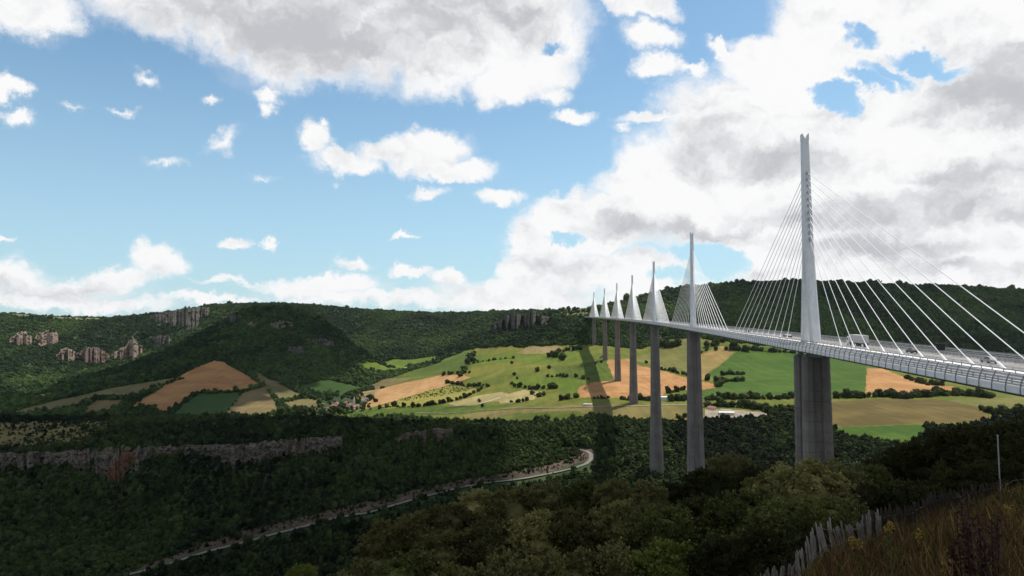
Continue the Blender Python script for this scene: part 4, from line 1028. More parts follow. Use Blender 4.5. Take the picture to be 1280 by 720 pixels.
def cloud(poly, n, rmin, rmax, seed, wisps=0):
    """poly: outline of its shade on the ground [(x, y, z)]"""
    rs = np.random.RandomState(seed)
    P = [(x + SUN[0] / SUN[2] * (CLOUD_ALT - z_), y + SUN[1] / SUN[2] * (CLOUD_ALT - z_)) for x, y, z_ in poly]
    xs = [p[0] for p in P]; ys = [p[1] for p in P]; V, Fc = [], []; k = 0; Ve, Fe, ke = [], [], 0
    E_ = [(np.array(P[i]), np.array(P[(i + 1) % len(P)])) for i in range(len(P))]

    def dist(q): return min(np.linalg.norm(q - (a + (b_ - a) * np.clip(np.dot(q - a, b_ - a) / np.dot(b_ - a, b_ - a), 0, 1))) for a, b_ in E_)
    tries = 0
    while k < n and tries < n * 60:
        tries += 1
        q = np.array([rs.uniform(min(xs), max(xs)), rs.uniform(min(ys), max(ys))])
        if not inpoly(np.array([q[0]]), np.array([q[1]]), P)[0]: continue
        dd = dist(q); r = min(rmax, max(rmin, dd * rs.uniform(.8, 1.05)))
        if dd > rmax * 1.3 and rs.rand() < .35: continue
        zz = CLOUD_ALT + rs.uniform(-.15, .5) * r
        v = I2v * (1 + .22 * (vnoise(I2v[:, 0] * 2 + k, I2v[:, 1] * 2 + I2v[:, 2] * 3 + k) - .5))[:, None] * [r, r, r * .42] + [q[0], q[1], zz]
        V.append(v); Fc.append(I2f + k * len(I2v)); k += 1
    for a, b_ in E_:                      # small puffs that give the rim its outline
        L = np.linalg.norm(b_ - a)
        if L > 900: continue
        nrm = np.array([-(b_ - a)[1], (b_ - a)[0]]) / L
        mid = (a + b_) / 2 + nrm * 5
        if not inpoly(np.array([mid[0]]), np.array([mid[1]]), P)[0]: nrm = -nrm
        for t in np.arange(0, L, 30):
            r = rs.uniform(32, 52); q = a + (b_ - a) * t / L + nrm * (r * rs.uniform(.5, 1.1)); v = I1v * [r, r, r * .5] + [q[0], q[1], CLOUD_ALT + rs.uniform(-20, 20)]
            v2 = I1v * [r, r, r * .5] + [q[0] + nrm[0] * 45, q[1] + nrm[1] * 45, CLOUD_ALT + rs.uniform(-20, 20)]
            for v_ in (v, v2): Fe.append(I1f + ke); Ve.append(v_); ke += len(I1v)
    nb_ = len(I2v) * k
    if Ve: V.append(np.concatenate(Ve)); Fc.append(np.concatenate(Fe) + nb_)
    o = fast_mesh('cloud', np.concatenate(V), np.concatenate(Fc), M['cloud'], smooth=True); o['kind'] = 'stuff'; return o


cloud([(-3200, 1380, -170), (-950, 1360, -170), (-320, 1330, -170), (-150, 1180, -170), (-60, 1040, -190), (-10, 900, -200), (10, 760, -240), (10, 600, -240), (5, 400, -170), (5, 200, -60), (25, 105, -20), (80, 88, -20), (400, 85, -30), (1500, 80, -30), (1800, -900, 0), (-3200, -900, 0)], 330, 60, 420, 5)
cloud([(-3300, 1400, -200), (-690, 1480, -200), (-760, 1750, -225), (-790, 2150, -230), (-690, 2500, -170), (-500, 2950, -60), (-700, 3450, 0), (-1200, 3700, 20), (-1900, 3300, -60), (-2500, 2700, -200), (-3500, 2400, -200)], 240, 60, 330, 6)
cloud([(760, 2420, -10), (880, 2900, 80), (1080, 3500, 240), (2400, 3700, 200), (4200, 3400, 100), (4200, 1500, -50), (1750, 1850, -100), (1330, 2150, -100), (1050, 2280, -60)], 220, 60, 330, 7)

# ------------------------------------------------------------------ woods: instanced trees on the sheet
M['fol_wood'] = foliage_mat('woodland_leaves', (.014, .027, .009), (.066, .108, .028), .02, inst=True)
M['bark'] = noisy_mat('bark', (.07, .055, .04), (.13, .10, .075), 3)


M['fol_shade'] = foliage_mat('shaded_wood_leaves', (.003, .007, .0025), (.042, .062, .018), .03, inst=True)  # leaf colour darkened: the shade on the near spur is painted in


def lump_tree(seed, n=6, leaves=70, mk='fol_wood'):
    rs = np.random.RandomState(seed); V, Fc = [], []; k = 0
    for i in range(n):
        c = np.array([rs.uniform(-.5, .5), rs.uniform(-.5, .5), rs.uniform(.45, 1.15)]); c[:2] *= (1.4 - c[2]) ; r = rs.uniform(.38, .62)
        if i == 0: c = np.array([0, 0, .75]); r = .72
        nn = 1 + .5 * (vnoise(I1v[:, 0] * 3 + seed + i * 7, I1v[:, 1] * 3 + I1v[:, 2] * 4) - .5)
        V.append(I1v * (r * nn)[:, None] * [1, 1, .85] + c); Fc.append(I1f + k); k += len(I1v)
    A = np.concatenate(V); m_ = leaves
    sel = A[rs.randint(0, len(A), m_)] + rs.normal(0, .06, (m_, 3)); t1 = rs.normal(0, 1, (m_, 3)); t1 /= np.linalg.norm(t1, axis=1)[:, None]
    t2 = np.cross(t1, rs.normal(0, 1, (m_, 3))); t2 /= np.linalg.norm(t2, axis=1)[:, None]; s_ = rs.uniform(.12, .26, (m_, 1))
    LV = np.stack([sel - t1 * s_, sel + t2 * s_, sel + t1 * s_], 1).reshape(-1, 3); V.append(LV); Fc.append(np.arange(m_ * 3).reshape(-1, 3) + k); k += m_ * 3
    v = np.concatenate(V); v[:, 2] -= .0
    return fast_mesh('wood_tree', v, np.concatenate(Fc), M[mk], smooth=False, link=False)


protoc = bpy.data.collections.new('wood_tree_kinds')
for i in range(4): protoc.objects.link(lump_tree(40 + i))
proto2 = bpy.data.collections.new('shaded_wood_kinds')
for i in range(4): proto2.objects.link(lump_tree(60 + i, 5 + i % 3, 90, 'fol_shade'))


def scatter_group(coll):
    ng = bpy.data.node_groups.new('scatter_trees', 'GeometryNodeTree')
    ng.interface.new_socket('Geometry', in_out='INPUT', socket_type='NodeSocketGeometry'); ng.interface.new_socket('Geometry', in_out='OUTPUT', socket_type='NodeSocketGeometry')
    n = ng.nodes; l = ng.links
    gi = n.new('NodeGroupInput'); go = n.new('NodeGroupOutput'); iop = n.new('GeometryNodeInstanceOnPoints'); ci = n.new('GeometryNodeCollectionInfo')
    ci.inputs[0].default_value = coll; ci.inputs['Separate Children'].default_value = True; ci.inputs['Reset Children'].default_value = True
    iop.inputs['Pick Instance'].default_value = True

    def na(name, t):
        a = n.new('GeometryNodeInputNamedAttribute'); a.data_type = t; a.inputs['Name'].default_value = name; return a.outputs[0]
    cx = n.new('ShaderNodeCombineXYZ'); l.new(na('rot', 'FLOAT'), cx.inputs[2])
    l.new(gi.outputs[0], iop.inputs['Points']); l.new(ci.outputs[0], iop.inputs['Instance']); l.new(na('pick', 'INT'), iop.inputs['Instance Index'])
    l.new(cx.outputs[0], iop.inputs['Rotation']); l.new(na('scl', 'FLOAT_VECTOR'), iop.inputs['Scale']); l.new(iop.outputs[0], go.inputs[0])
    return ng


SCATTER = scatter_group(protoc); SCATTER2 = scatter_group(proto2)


def scatter(name, pts, rad, hgt, tint, group, npick=4, seed=1):
    rs = np.random.RandomState(seed); n = len(pts)
    me = bpy.data.meshes.new(name); me.vertices.add(n); me.vertices.foreach_set('co', np.asarray(pts, np.float32).ravel())
    a = me.attributes.new('scl', 'FLOAT_VECTOR', 'POINT'); a.data.foreach_set('vector', np.stack([rad, rad, hgt], 1).astype(np.float32).ravel())
    a = me.attributes.new('rot', 'FLOAT', 'POINT'); a.data.foreach_set('value', (rs.rand(n) * 6.28).astype(np.float32))
    a = me.attributes.new('tint', 'FLOAT', 'POINT'); a.data.foreach_set('value', np.asarray(tint, np.float32))
    a = me.attributes.new('pick', 'INT', 'POINT'); a.data.foreach_set('value', rs.randint(0, npick, n).astype(np.int32))
    o = bpy.data.objects.new(name, me); C.objects.link(o); md = o.modifiers.new('scatter', 'NODES'); md.node_group = group
    o['kind'] = 'stuff'; return o


# candidate cells: seen from the camera (or nearly), wooded
Ec = (Z / Y2); runmax = np.maximum.accumulate(Ec, axis=0)
cx_ = (G3[:-1, :-1] + G3[1:, :-1] + G3[:-1, 1:] + G3[1:, 1:]) / 4
e1 = G3[:-1, 1:] - G3[:-1, :-1]; e2 = G3[1:, :-1] - G3[:-1, :-1]
area = np.abs(e1[..., 0] * e2[..., 1] - e1[..., 1] * e2[..., 0])
dist_ = cx_[..., 1]
vis = Ec[:-1, :-1] + 14 / dist_ + .012 > runmax[:-1, :-1]
crown = np.clip(dist_ * .0019, 2.4, 6.2) * np.where(dist_ < 400, .9, 1)
dens = area / (1.32 * crown) ** 2
clearing = fbm(cx_[..., 0] / 60, cx_[..., 1] / 80, 4)
slopev = (G3[1:, :-1, 2] - G3[:-1, :-1, 2]) / np.maximum(np.abs(e2[..., 1]), .1)
names = [f[0] for f in FIELDS]
scrubid = np.isin(cellid, [i + 1 for i, n_ in enumerate(names) if n_ == 'scrubland']); bankid = np.isin(cellid, [i + 1 for i, n_ in enumerate(names) if n_ == 'earth_bank']); cliffid = np.isin(cellid, [i + 1 for i, n_ in enumerate(names) if n_ == 'cliff']); platid = np.isin(cellid, [i + 1 for i, n_ in enumerate(names) if n_ == 'plateau_grass'])
k_ = np.where(cellid == 0, np.where((dist_ > 2600) & (clearing > .42), .25, 1.0), 0.0)
k_ = np.where(scrubid, np.where(clearing > -.05, .5, .10), k_)
k_ = np.where(bankid, .42, k_); k_ = np.where(cliffid, .22, k_); k_ = np.where(cellid == NEARCLIFF, .10, k_); k_ = np.where(platid, .05, k_); k_ = np.where(cellid == ORANGECLIFF, .08, k_)
k_ = np.where((dist_ < 75), 0, k_)
pcx, pcr = topix(cx_[..., 0], cx_[..., 1], cx_[..., 2])
k_ = np.where(inpoly(pcx, pcr, [(394, 499), (430, 494), (464, 497), (464, 514), (445, 524), (392, 524)]) & (dist_ > 1500) & (dist_ < 2500), .06, k_)
k_ = k_ * vis * (dist_ < 5600)
# keep the road clear
roadp = [pix_ground(px, r, 640) for px, r in ROAD]
for a, b in zip(roadp[:-1], roadp[1:]):
    ax, ay, bx, by = a.x, a.y, b.x, b.y; L2 = (bx - ax) ** 2 + (by - ay) ** 2 + 1e-6
    t = np.clip(((cx_[..., 0] - ax) * (bx - ax) + (cx_[..., 1] - ay) * (by - ay)) / L2, 0, 1)
    dd = np.hypot(cx_[..., 0] - ax - t * (bx - ax), cx_[..., 1] - ay - t * (by - ay))
    # nothing tall just in front of the road (nearer side), the verge beyond is open
    k_ = np.where(dd < 5, 0, k_); k_ = np.where((dd < 10), k_ * .3, k_)
lam = dens * k_
cnt = NR.poisson(lam)
ii, jj = np.nonzero(cnt); rep = cnt[ii, jj]; ii = np.repeat(ii, rep); jj = np.repeat(jj, rep)
ru = NR.rand(len(ii))[:, None]; rv = NR.rand(len(ii))[:, None]
pts = (G3[ii, jj] * (1 - ru) + G3[ii, jj + 1] * ru) * (1 - rv) + (G3[ii + 1, jj] * (1 - ru) + G3[ii + 1, jj + 1] * ru) * rv
rad = crown[ii, jj] * np.exp(NR.normal(0, .38, len(ii))) * np.where(scrubid[ii, jj] | bankid[ii, jj] | cliffid[ii, jj] | (cellid[ii, jj] == NEARCLIFF), .62, 1)
hgt = rad * NR.uniform(.7, 1.5, len(ii))
pts[:, 2] -= rad * .12
hgt *= np.where(pts[:, 1] > 2500, .75, 1)
tint = np.clip(.28 + .55 * fbm(pts[:, 0] / 160, pts[:, 1] / 200, 4) + .75 * fbm(pts[:, 0] / 520 + 5, pts[:, 1] / 650, 3) + NR.normal(0, 1, len(ii)) * np.where(pts[:, 1] > 2400, .12, .24), 0, 1)  # tree colour variety; the broad patches also mimic sunlit and shaded slopes
D = pts[:, 1]
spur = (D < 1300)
print('wood instances', len(ii), spur.sum())
scatter('forest', pts[~spur], rad[~spur], hgt[~spur], tint[~spur], SCATTER, seed=2)
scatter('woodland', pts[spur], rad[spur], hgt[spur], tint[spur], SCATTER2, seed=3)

# ------------------------------------------------------------------ hedgerow and field trees, each one a tree of its own
M['fol_tree'] = foliage_mat('field_tree_leaves', (.010, .018, .006), (.055, .072, .020), .05)


def field_tree_mesh(seed):
    rs = np.random.RandomState(seed); V, Fc = [], []; k = 0
    for i in range(8):
        a = rs.uniform(0, 6.28); rr = rs.uniform(.25, .55) if i else 0; c = np.array([rr * cos(a), rr * sin(a), rs.uniform(.45, 1.35)]); r = rs.uniform(.34, .55)
        if i == 0: c = np.array([0, 0, .85]); r = .68
        nn = 1 + .6 * (vnoise(I2v[:, 0] * 4 + seed + i * 7, I2v[:, 1] * 4 + I2v[:, 2] * 5) - .5)
        V.append(I2v * (r * nn)[:, None] + c); Fc.append(I2f + k); k += len(I2v)
    A = np.concatenate(V); m_ = 260
    sel = A[rs.randint(0, len(A), m_)] + rs.normal(0, .07, (m_, 3)); t1 = rs.normal(0, 1, (m_, 3)); t1 /= np.linalg.norm(t1, axis=1)[:, None]
    t2 = np.cross(t1, rs.normal(0, 1, (m_, 3))); t2 /= np.linalg.norm(t2, axis=1)[:, None]; s_ = rs.uniform(.07, .15, (m_, 1))
    V.append(np.stack([sel - t1 * s_, sel + t2 * s_, sel + t1 * s_], 1).reshape(-1, 3)); Fc.append(np.arange(m_ * 3).reshape(-1, 3) + k)
    return fast_mesh('crown', np.concatenate(V), np.concatenate(Fc), M['fol_tree'], link=False).data


TM = [field_tree_mesh(80 + i) for i in range(4)]
mb = MB(); mb.tube((0, 0, -.3), (0, 0, .7), .09, .05, 6); mb.tube((0, 0, .35), (.3, .1, .8), .05, .02, 5); mb.tube((0, 0, .4), (-.25, .15, .85), .05, .02, 5)
_t = mb.build('trunk', M['bark']); TRM = _t.data; bpy.data.objects.remove(_t)


def field_tree(p, r, hh, label, group=None, name='field_tree'):
    root = empty(name, p, R.uniform(0, 6.28)); root.scale = (r * R.uniform(.85, 1.55), r, hh)
    tag(root, label, 'tree', group)
    c = bpy.data.objects.new('crown', R.choice(TM)); C.objects.link(c); c.parent = root
    t = bpy.data.objects.new('trunk', TRM); C.objects.link(t); t.parent = root
    return root


# (polyline in photo pixels, spacing px, crown width px, label)
HEDGES = [
 ([(228, 505), (247, 492), (303, 490), (326, 483)], 4.5, 4, 'small dark tree edging the dark green field under the orange slope'),
 ([(228, 473), (190, 486), (165, 497), (120, 498), (108, 505), (97, 514)], 5, 5, 'dark tree in the winding hedge left of the orange slope'),
 ([(158, 512), (190, 509), (200, 517)], 4.5, 4, 'dark tree along the bottom edge of the left orange slope'),
 ([(340, 521), (352, 521), (367, 520), (378, 520), (387, 518)], 13, 12, 'round tree in the row before the village'),
 ([(401, 519), (409, 520), (424, 517)], 10, 9, 'round dark tree just below the red-roofed village'),
 ([(530, 508), (545, 506), (560, 503), (583, 497), (598, 490), (608, 483)], 5.5, 6, 'dark tree in the hedge below the yellow orchard'),
 ([(560, 479), (585, 484), (603, 482)], 4.5, 4.5, 'small tree at the tip of the long tan field'),
 ([(556, 469), (586, 466)], 5, 5, 'dark tree above the long tan field'),
 ([(585, 456), (610, 451), (640, 448)], 7, 3.5, 'tiny tree along the high field edge left of the bridge shadow'),
 ([(643, 484), (650, 484), (658, 486), (668, 487), (680, 486), (692, 485)], 6, 7, 'dark tree in the thick clump left of the bridge shadow'),
 ([(666, 493), (673, 497), (680, 494)], 6, 6, 'tree by the straw-coloured field corner'),
 ([(640, 503), (648, 503), (660, 501)], 8, 5, 'low tree along the lower track hedge'),
 ([(703, 500), (712, 499), (719, 497)], 5.5, 8, 'dark tree in the clump by the left tip of the orange field'),
 ([(686, 471), (696, 471), (708, 471)], 4.5, 5, 'dark tree in the short level hedge'),
 ([(721, 472), (728, 474), (735, 474)], 5, 5, 'dark tree beside the bridge shadow in the green fields'),
 ([(670, 465), (686, 461), (671, 464)], 16, 6, 'single dark tree in the sunlit meadow'),
 ([(686, 446), (693, 447), (700, 449), (705, 451)], 5, 8, 'dark tree in the copse left of the far bridge shadow'),
 ([(690, 443), (700, 440), (712, 438), (726, 437)], 4.5, 6, 'dark tree in the high hedge left of the far bridge shadow'),
 ([(640, 481), (642, 470), (641, 455)], 12, 5, 'lone tree on the meadow edge'),
 ([(745, 455), (751, 447), (752, 453)], 7, 4, 'small tree between the two farthest piers'),
 ([(742, 498), (752, 498), (762, 498)], 4.5, 4, 'low dark shrub tree along the foot of the orange field'),
 ([(779, 500), (787, 500), (800, 500), (810, 501)], 6.5, 8, 'dark tree at the foot of the fourth pier'),
 ([(826, 433), (832, 434), (838, 434), (846, 433)], 4.5, 9, 'dark tree in the block wood between second and third pier'),
 ([(845, 425), (853, 424)], 6, 4, 'small tree on top of the olive field'),
 ([(884, 434), (890, 433), (897, 430), (904, 428)], 5, 7, 'dark tree on the diagonal hedge above the ochre field'),
 ([(878, 441), (886, 436)], 4, 4, 'low tree on the diagonal hedge by the second pier'),
 ([(895, 438)], 4, 6, 'lone tree standing in the ochre field'),
 ([(908, 437), (916, 438), (924, 438), (932, 439)], 5, 9, 'dark tree in the block wood above the big green field'),
 ([(940, 438), (952, 439), (962, 440), (975, 440), (990, 441)], 8, 6, 'dark tree along the top of the big green field'),
 ([(808, 454)], 4, 5, 'lone dark tree in the olive field'),
 ([(827, 462), (838, 464), (848, 467), (858, 470)], 4.5, 6, 'dark tree in the hedge above the orange field'),
 ([(837, 492), (846, 489), (856, 487)], 5, 7, 'dark tree at the right end of the orange field'),
 ([(884, 473), (884, 475)], 4, 6, 'tree at the corner of the big green field'),
 ([(903, 469), (913, 468), (922, 469), (930, 469)], 5, 6, 'dark tree of the upper clump inside the big green field'),
 ([(897, 476), (905, 478), (914, 477), (928, 477)], 5, 6, 'dark tree of the lower clump inside the big green field'),
 ([(898, 484), (903, 483)], 4, 8, 'dark tree by the bend of the farm lane'),
 ([(838, 501), (850, 501), (860, 500)], 5, 8, 'dark tree in the belt right of the third pier'),
 ([(882, 501), (895, 500), (910, 499), (925, 499), (940, 498), (955, 499), (975, 499), (990, 498)], 5.2, 9, 'dark tree in the long belt below the big green field'),
 ([(882, 508), (895, 508), (910, 509), (930, 510), (950, 512), (970, 514), (990, 516)], 6, 10, 'dark tree in the lower belt above the farmyard'),
 ([(1045, 498), (1060, 497), (1080, 497), (1105, 496), (1125, 498), (1150, 497), (1175, 495), (1200, 494), (1230, 497), (1240, 498)], 6.5, 10, 'dark tree in the belt beneath the right span'),
 ([(1135, 474), (1147, 478), (1160, 481), (1175, 482)], 6, 8, 'dark tree on the upper edge of the right orange field'),
 ([(1228, 512), (1240, 517), (1255, 518), (1275, 517)], 8, 11, 'dark tree at the right edge below the deck'),
 ([(680, 528)], 4, 17, 'big round tree standing alone at the edge of the woods'),
 ([(848, 522), (856, 521), (850, 527)], 8, 9, 'tree beside the second pier at the wood edge'),
 ([(690, 446), (600, 503), (603, 509)], 60, 5, 'lone low tree by the farm track'),
 ([(476, 511), (492, 508), (498, 509), (515, 509), (524, 508)], 9, 6, 'round shrub tree at the bottom of the orchard'),
 ([(575, 470), (588, 447), (592, 452), (590, 437), (580, 433)], 9, 7, 'dark tree by the quarry at the head of the valley'),
 ([(440, 498), (448, 505), (452, 495), (470, 502)], 7, 6, 'tree among the village houses'),
 ([(398, 505), (405, 500), (415, 499)], 6, 6, 'dark tree behind the village'),
 ([(1024, 530)], 4, 5, 'lone tree in the brown field behind the nearest pier'),
 ([(1166, 532)], 4, 6, 'lone tree at the end of the brown field'),
]
ntree = 0; HSH = []
for poly, sp_, wpx, lab in HEDGES:
    P = []
    if len(poly) == 1: P = [poly[0]]
    else:
        for a, b in zip(poly[:-1], poly[1:]):
            L = math.hypot(b[0] - a[0], b[1] - a[1]); n = max(1, round(L / sp_))
            P += [(a[0] + (b[0] - a[0]) * k / n, a[1] + (b[1] - a[1]) * k / n) for k in range(n)]
        P.append(poly[-1])
    one = len(P) == 1
    if not one and sp_ < 12:
        for (ax_, ay_), (bx_, by_) in zip(poly[:-1], poly[1:]):
            n_ = max(1, int(math.hypot(bx_ - ax_, by_ - ay_) / 1.6))
            for k in range(n_):
                if R.random() < .25: continue
                t_ = (k + R.random()) / n_; q = pix_ground(ax_ + (bx_ - ax_) * t_, ay_ + (by_ - ay_) * t_ + R.uniform(-.4, .4), 1050)
                if q: HSH.append((q.x, q.y, q.z - .4))
    ORDN = ['leftmost', 'second from left', 'third from left', 'fourth from left', 'fifth from left', 'sixth from left', 'seventh from left']
    P.sort(key=lambda q: q[0]); n_ = len(P)
    for q_, (px, r) in enumerate(P):
        j = 0 if one else 1
        p = pix_ground(px + j * R.uniform(-1.6, 1.6), r + j * R.uniform(-.7, .7), 1050)
        if not p: continue
        rad_ = wpx / F * p.y / 2 * (1 if one else R.uniform(.65, 1.4)); p.z -= rad_ * .15
        if one: lb = lab
        elif q_ < min(7, (n_ + 1) // 2 + 1): lb = ORDN[q_] + ' ' + lab
        elif n_ - 1 - q_ < 7: lb = ORDN[n_ - 1 - q_].replace('left', 'right') + ' ' + lab
        else: lb = 'mid-row ' + lab
        field_tree(p, rad_, rad_ * R.uniform(.8, 1.2), lb, None if one else lab.replace('tree', 'trees', 1)); ntree += 1
print('hedge trees', ntree)

n = len(HSH); rr = NR.uniform(1.3, 3.4, n); scatter('hedge_shrubs', HSH, rr, rr * NR.uniform(.6, 1.1, n), NR.uniform(0, .6, n), SCATTER, seed=12)
rr = np.array([c[3] for c in CSH]) * .0011 * NR.uniform(.7, 1.8, len(CSH)); scatter('cliff_shrubs', [c[:3] for c in CSH], rr, rr, NR.uniform(.1, .5, len(CSH)), SCATTER, seed=15)
# orchard: rows of small round bushes on yellow ground (past counting singly)
op = []; poly = FIELDS[[f[0] for f in FIELDS].index('orchard_ground')][2]
for rrow in np.arange(0, 1, .09):
    for t in np.arange(0, 1, .022):
        a = (478 + 112 * t, 507 - 20 * t - rrow * 16 * (1 - .3 * t)); 
        if not inpoly(np.array([a[0]]), np.array([a[1]]), poly)[0]: continue
        p = pix_ground(a[0] + R.uniform(-1.6, 1.6), a[1] + R.uniform(-.5, .5), 1400)
        if p and R.random() < .72: op.append(p)
if op:
    n = len(op); rr = NR.uniform(1.2, 3.4, n); scatter('orchard_bushes', [tuple(p) for p in op], rr, rr * .8, np.full(n, .6), SCATTER, seed=9)

# ------------------------------------------------------------------ village, farms, chapel
M['render_w'] = noisy_mat('pale_lime_render', (.50, .42, .36), (.66, .58, .50), .4); M['render_p'] = noisy_mat('pinkish_render', (.55, .40, .33), (.66, .50, .42), .4)
M['tile'] = noisy_mat('red_roof_tiles', (.26, .10, .065), (.38, .17, .11), .9); M['slate'] = noisy_mat('grey_slate', (.17, .16, .165), (.25, .24, .24), .9)
M['metal_w'] = noisy_mat('white_sheet_roof', (.62, .62, .60), (.72, .72, .70), .3); M['stone'] = noisy_mat('church_stone', (.45, .41, .35), (.60, .56, .48), .5)


def house(px, row, w, l, h_, label, wall, roof, rz=None, name='house', cat='house', dmin=1050, pitch=.45):
    p = pix_ground(px, row, dmin)
    root = empty(name, p - Vector((0, 0, .6)), R.uniform(-.6, .6) if rz is None else rz); tag(root, label, cat)
    H_ = h_ + .6; rz_ = w / 2 * pitch
    mb = MB(); mb.rings([[(-w / 2, y, 0), (w / 2, y, 0), (w / 2, y, H_), (0, y, H_ + rz_), (-w / 2, y, H_)] for y in (-l / 2, l / 2)]); mb.build('wall', wall, root)
    for sg in (-1, 1):
        mb = MB(); e = .5; z0 = H_ - e * pitch
        mb.add([(sg * (w / 2 + e), -l / 2 - e, z0), (0, -l / 2 - e, H_ + rz_ + .03), (0, l / 2 + e, H_ + rz_ + .03), (sg * (w / 2 + e), l / 2 + e, z0), (sg * (w / 2 + e), -l / 2 - e, z0 + .3), (0, -l / 2 - e, H_ + rz_ + .33), (0, l / 2 + e, H_ + rz_ + .33), (sg * (w / 2 + e), l / 2 + e, z0 + .3)],
               [(0, 1, 2, 3), (7, 6, 5, 4), (0, 4, 5, 1), (1, 5, 6, 2), (2, 6, 7, 3), (3, 7, 4, 0)]); rf = mb.build('roof', roof, root)
    if name == 'house':
        mb = MB(); mb.box(-.5 + w * .2, .5 + w * .2, l * .2, l * .2 + .9, H_ + .3, H_ + rz_ + 1.4); mb.build('chimney', wall, root)
    nwin = max(2, int(l / 4))
    for sg in (-1, 1):
        for k in range(nwin):
            for zz in ([1.6] if h_ < 5 else [1.6, 4.4]):
                y = -l / 2 + l * (k + .5) / nwin; mb = MB(); x0, x1 = sorted((sg * (w / 2 - .05), sg * (w / 2 + .06))); mb.box(x0, x1, y - .5, y + .5, zz + .3, zz + 1.6); mb.build('window', M['glass'], root)
    for k in range(2):
        x = -w / 4 + w / 2 * k; mb = MB(); mb.box(x - .5, x + .5, -l / 2 - .06, -l / 2 + .05, 2.0, 3.3); mb.build('window', M['glass'], root)
    mb = MB(); mb.box(-.6, .6, -l / 2 - .08, -l / 2 + .05, .6, 2.5); mb.build('door', M['bark'], root)
    return root


HS = [(407, 513.5, 10, 15, 6, 'pale house at the left end of the village', 'render_w', 'tile'), (413, 511, 12, 18, 7, 'large pink-walled house with red roof in the village middle', 'render_p', 'tile'),
      (418, 513.5, 11, 20, 6, 'front long pale house of the village facing the meadow', 'render_w', 'tile'), (424, 513, 9, 13, 7.5, 'tall pale house right of the village front', 'render_w', 'tile'),
      (416, 507.5, 10, 13, 7, 'upper red-roofed house with a peaked gable at the village top', 'render_p', 'tile'), (432, 509, 12, 16, 5.5, 'low red-roofed barn left of the church', 'render_p', 'tile'),
      (438, 511, 10, 17, 5, 'red-roofed house directly below the church spire', 'render_p', 'tile'), (445, 510, 10, 12, 5, 'small house right of the church', 'render_w', 'slate'),
      (428, 506, 9, 12, 6, 'house tucked behind the red-roofed barn', 'render_w', 'tile'), (451, 503, 11, 18, 5, 'grey-roofed farmhouse up the lane right of the church', 'render_w', 'slate'), (455, 501, 8, 10, 5, 'small white house at the foot of the tan field', 'render_w', 'slate')]
for px, row, w, l, h_, lab, wm, rm in HS: house(px + 4, row, w * 1.2, l * 1.25, h_ * 1.25, lab, M[wm], M[rm], dmin=1500)
# church with a spire
p = pix_ground(441, 508, 1500); root = empty('church', p - Vector((0, 0, .6)), .5); tag(root, 'pale stone church with slim pointed spire above the village', 'church')
mb = MB(); w, l, H_ = 9, 20, 7; mb.rings([[(-w / 2, y, 0), (w / 2, y, 0), (w / 2, y, H_), (0, y, H_ + 3), (-w / 2, y, H_)] for y in (-l / 2, l / 2)]); mb.build('nave', M['stone'], root)
mb = MB(); mb.rings([[(-w / 2 - .4, y, H_ - .3), (0, y, H_ + 3.05), (w / 2 + .4, y, H_ - .3), (w / 2 + .4, y, H_ + .1), (0, y, H_ + 3.4), (-w / 2 - .4, y, H_ + .1)] for y in (-l / 2 - .4, l / 2 + .4)]); mb.build('roof', M['tile'], root)
mb = MB(); mb.box(-2.6, 2.6, -l / 2 - 5.1, -l / 2 - .1, 0, 17); tw = mb.build('tower', M['stone'], root)
mb = MB(); yc = -l / 2 - 2.6; mb.add([(-2.8, yc - 2.8, 17), (2.8, yc - 2.8, 17), (2.8, yc + 2.8, 17), (-2.8, yc + 2.8, 17), (0, yc, 31)], [(3, 2, 1, 0), (0, 1, 4), (1, 2, 4), (2, 3, 4), (3, 0, 4)]); mb.build('spire', M['stone'], root)
for sg in (-1, 1):
    mb = MB(); x0, x1 = sorted((sg * 2.55, sg * 2.68)); mb.box(x0, x1, yc - .6, yc + .6, 12.5, 15.3); mb.build('belfry_opening', M['dark'], tw)
# farm buildings under the bridge
house(831, 500, 16, 30, 6, 'white-walled depot beside the third pier', M['metal_w'], M['metal_w'], 1.2, 'depot', 'shed', pitch=.15)
house(908, 518, 10, 26, 3.5, 'long low white-roofed farmhouse in the yard right of the second pier', M['render_w'], M['metal_w'], 1.4, 'farmhouse', 'house', pitch=.3)
house(890, 512, 9, 14, 4, 'pale cottage left of the long farmhouse', M['render_w'], M['tile'], .8)
house(928, 505, 10, 20, 4, 'pale-roofed barn in the tree belt below the big green field', M['render_w'], M['metal_w'], 1.3, 'barn', 'barn', pitch=.3)
house(887, 507, 8, 12, 4, 'small white house half hidden in the tree belt by the second pier', M['render_w'], M['slate'], .3)
house(1062, 493, 10, 22, 4, 'white-roofed shed in the belt right of the nearest pier', M['render_w'], M['metal_w'], 1.3, 'farm_shed', 'shed', pitch=.3)
house(735, 506.5, 6, 16, 2.2, 'low white shed beside the track left of the bridge shadow', M['render_w'], M['metal_w'], 1.4, 'field_shed', 'shed', pitch=.2)
house(12, 491, 14, 40, 5, 'pale roofed sheds far down the left valley', M['metal_w'], M['metal_w'], 1.3, 'farm_shed', 'shed', pitch=.2)
p = pix_ground(714, 438.5, 1500); root = empty('chapel_tower', p - Vector((0, 0, .6)), .3); tag(root, 'small pale tower alone on the meadow left of the bridge shadow', 'tower')
mb = MB(); mb.box(-2.6, 2.6, -2.6, 2.6, 0, 11); mb.build('wall', M['stone'], root)
mb = MB(); mb.add([(-3, -3, 11), (3, -3, 11), (3, 3, 11), (-3, 3, 11), (0, 0, 14)], [(3, 2, 1, 0), (0, 1, 4), (1, 2, 4), (2, 3, 4), (3, 0, 4)]); mb.build('roof', M['slate'], root)

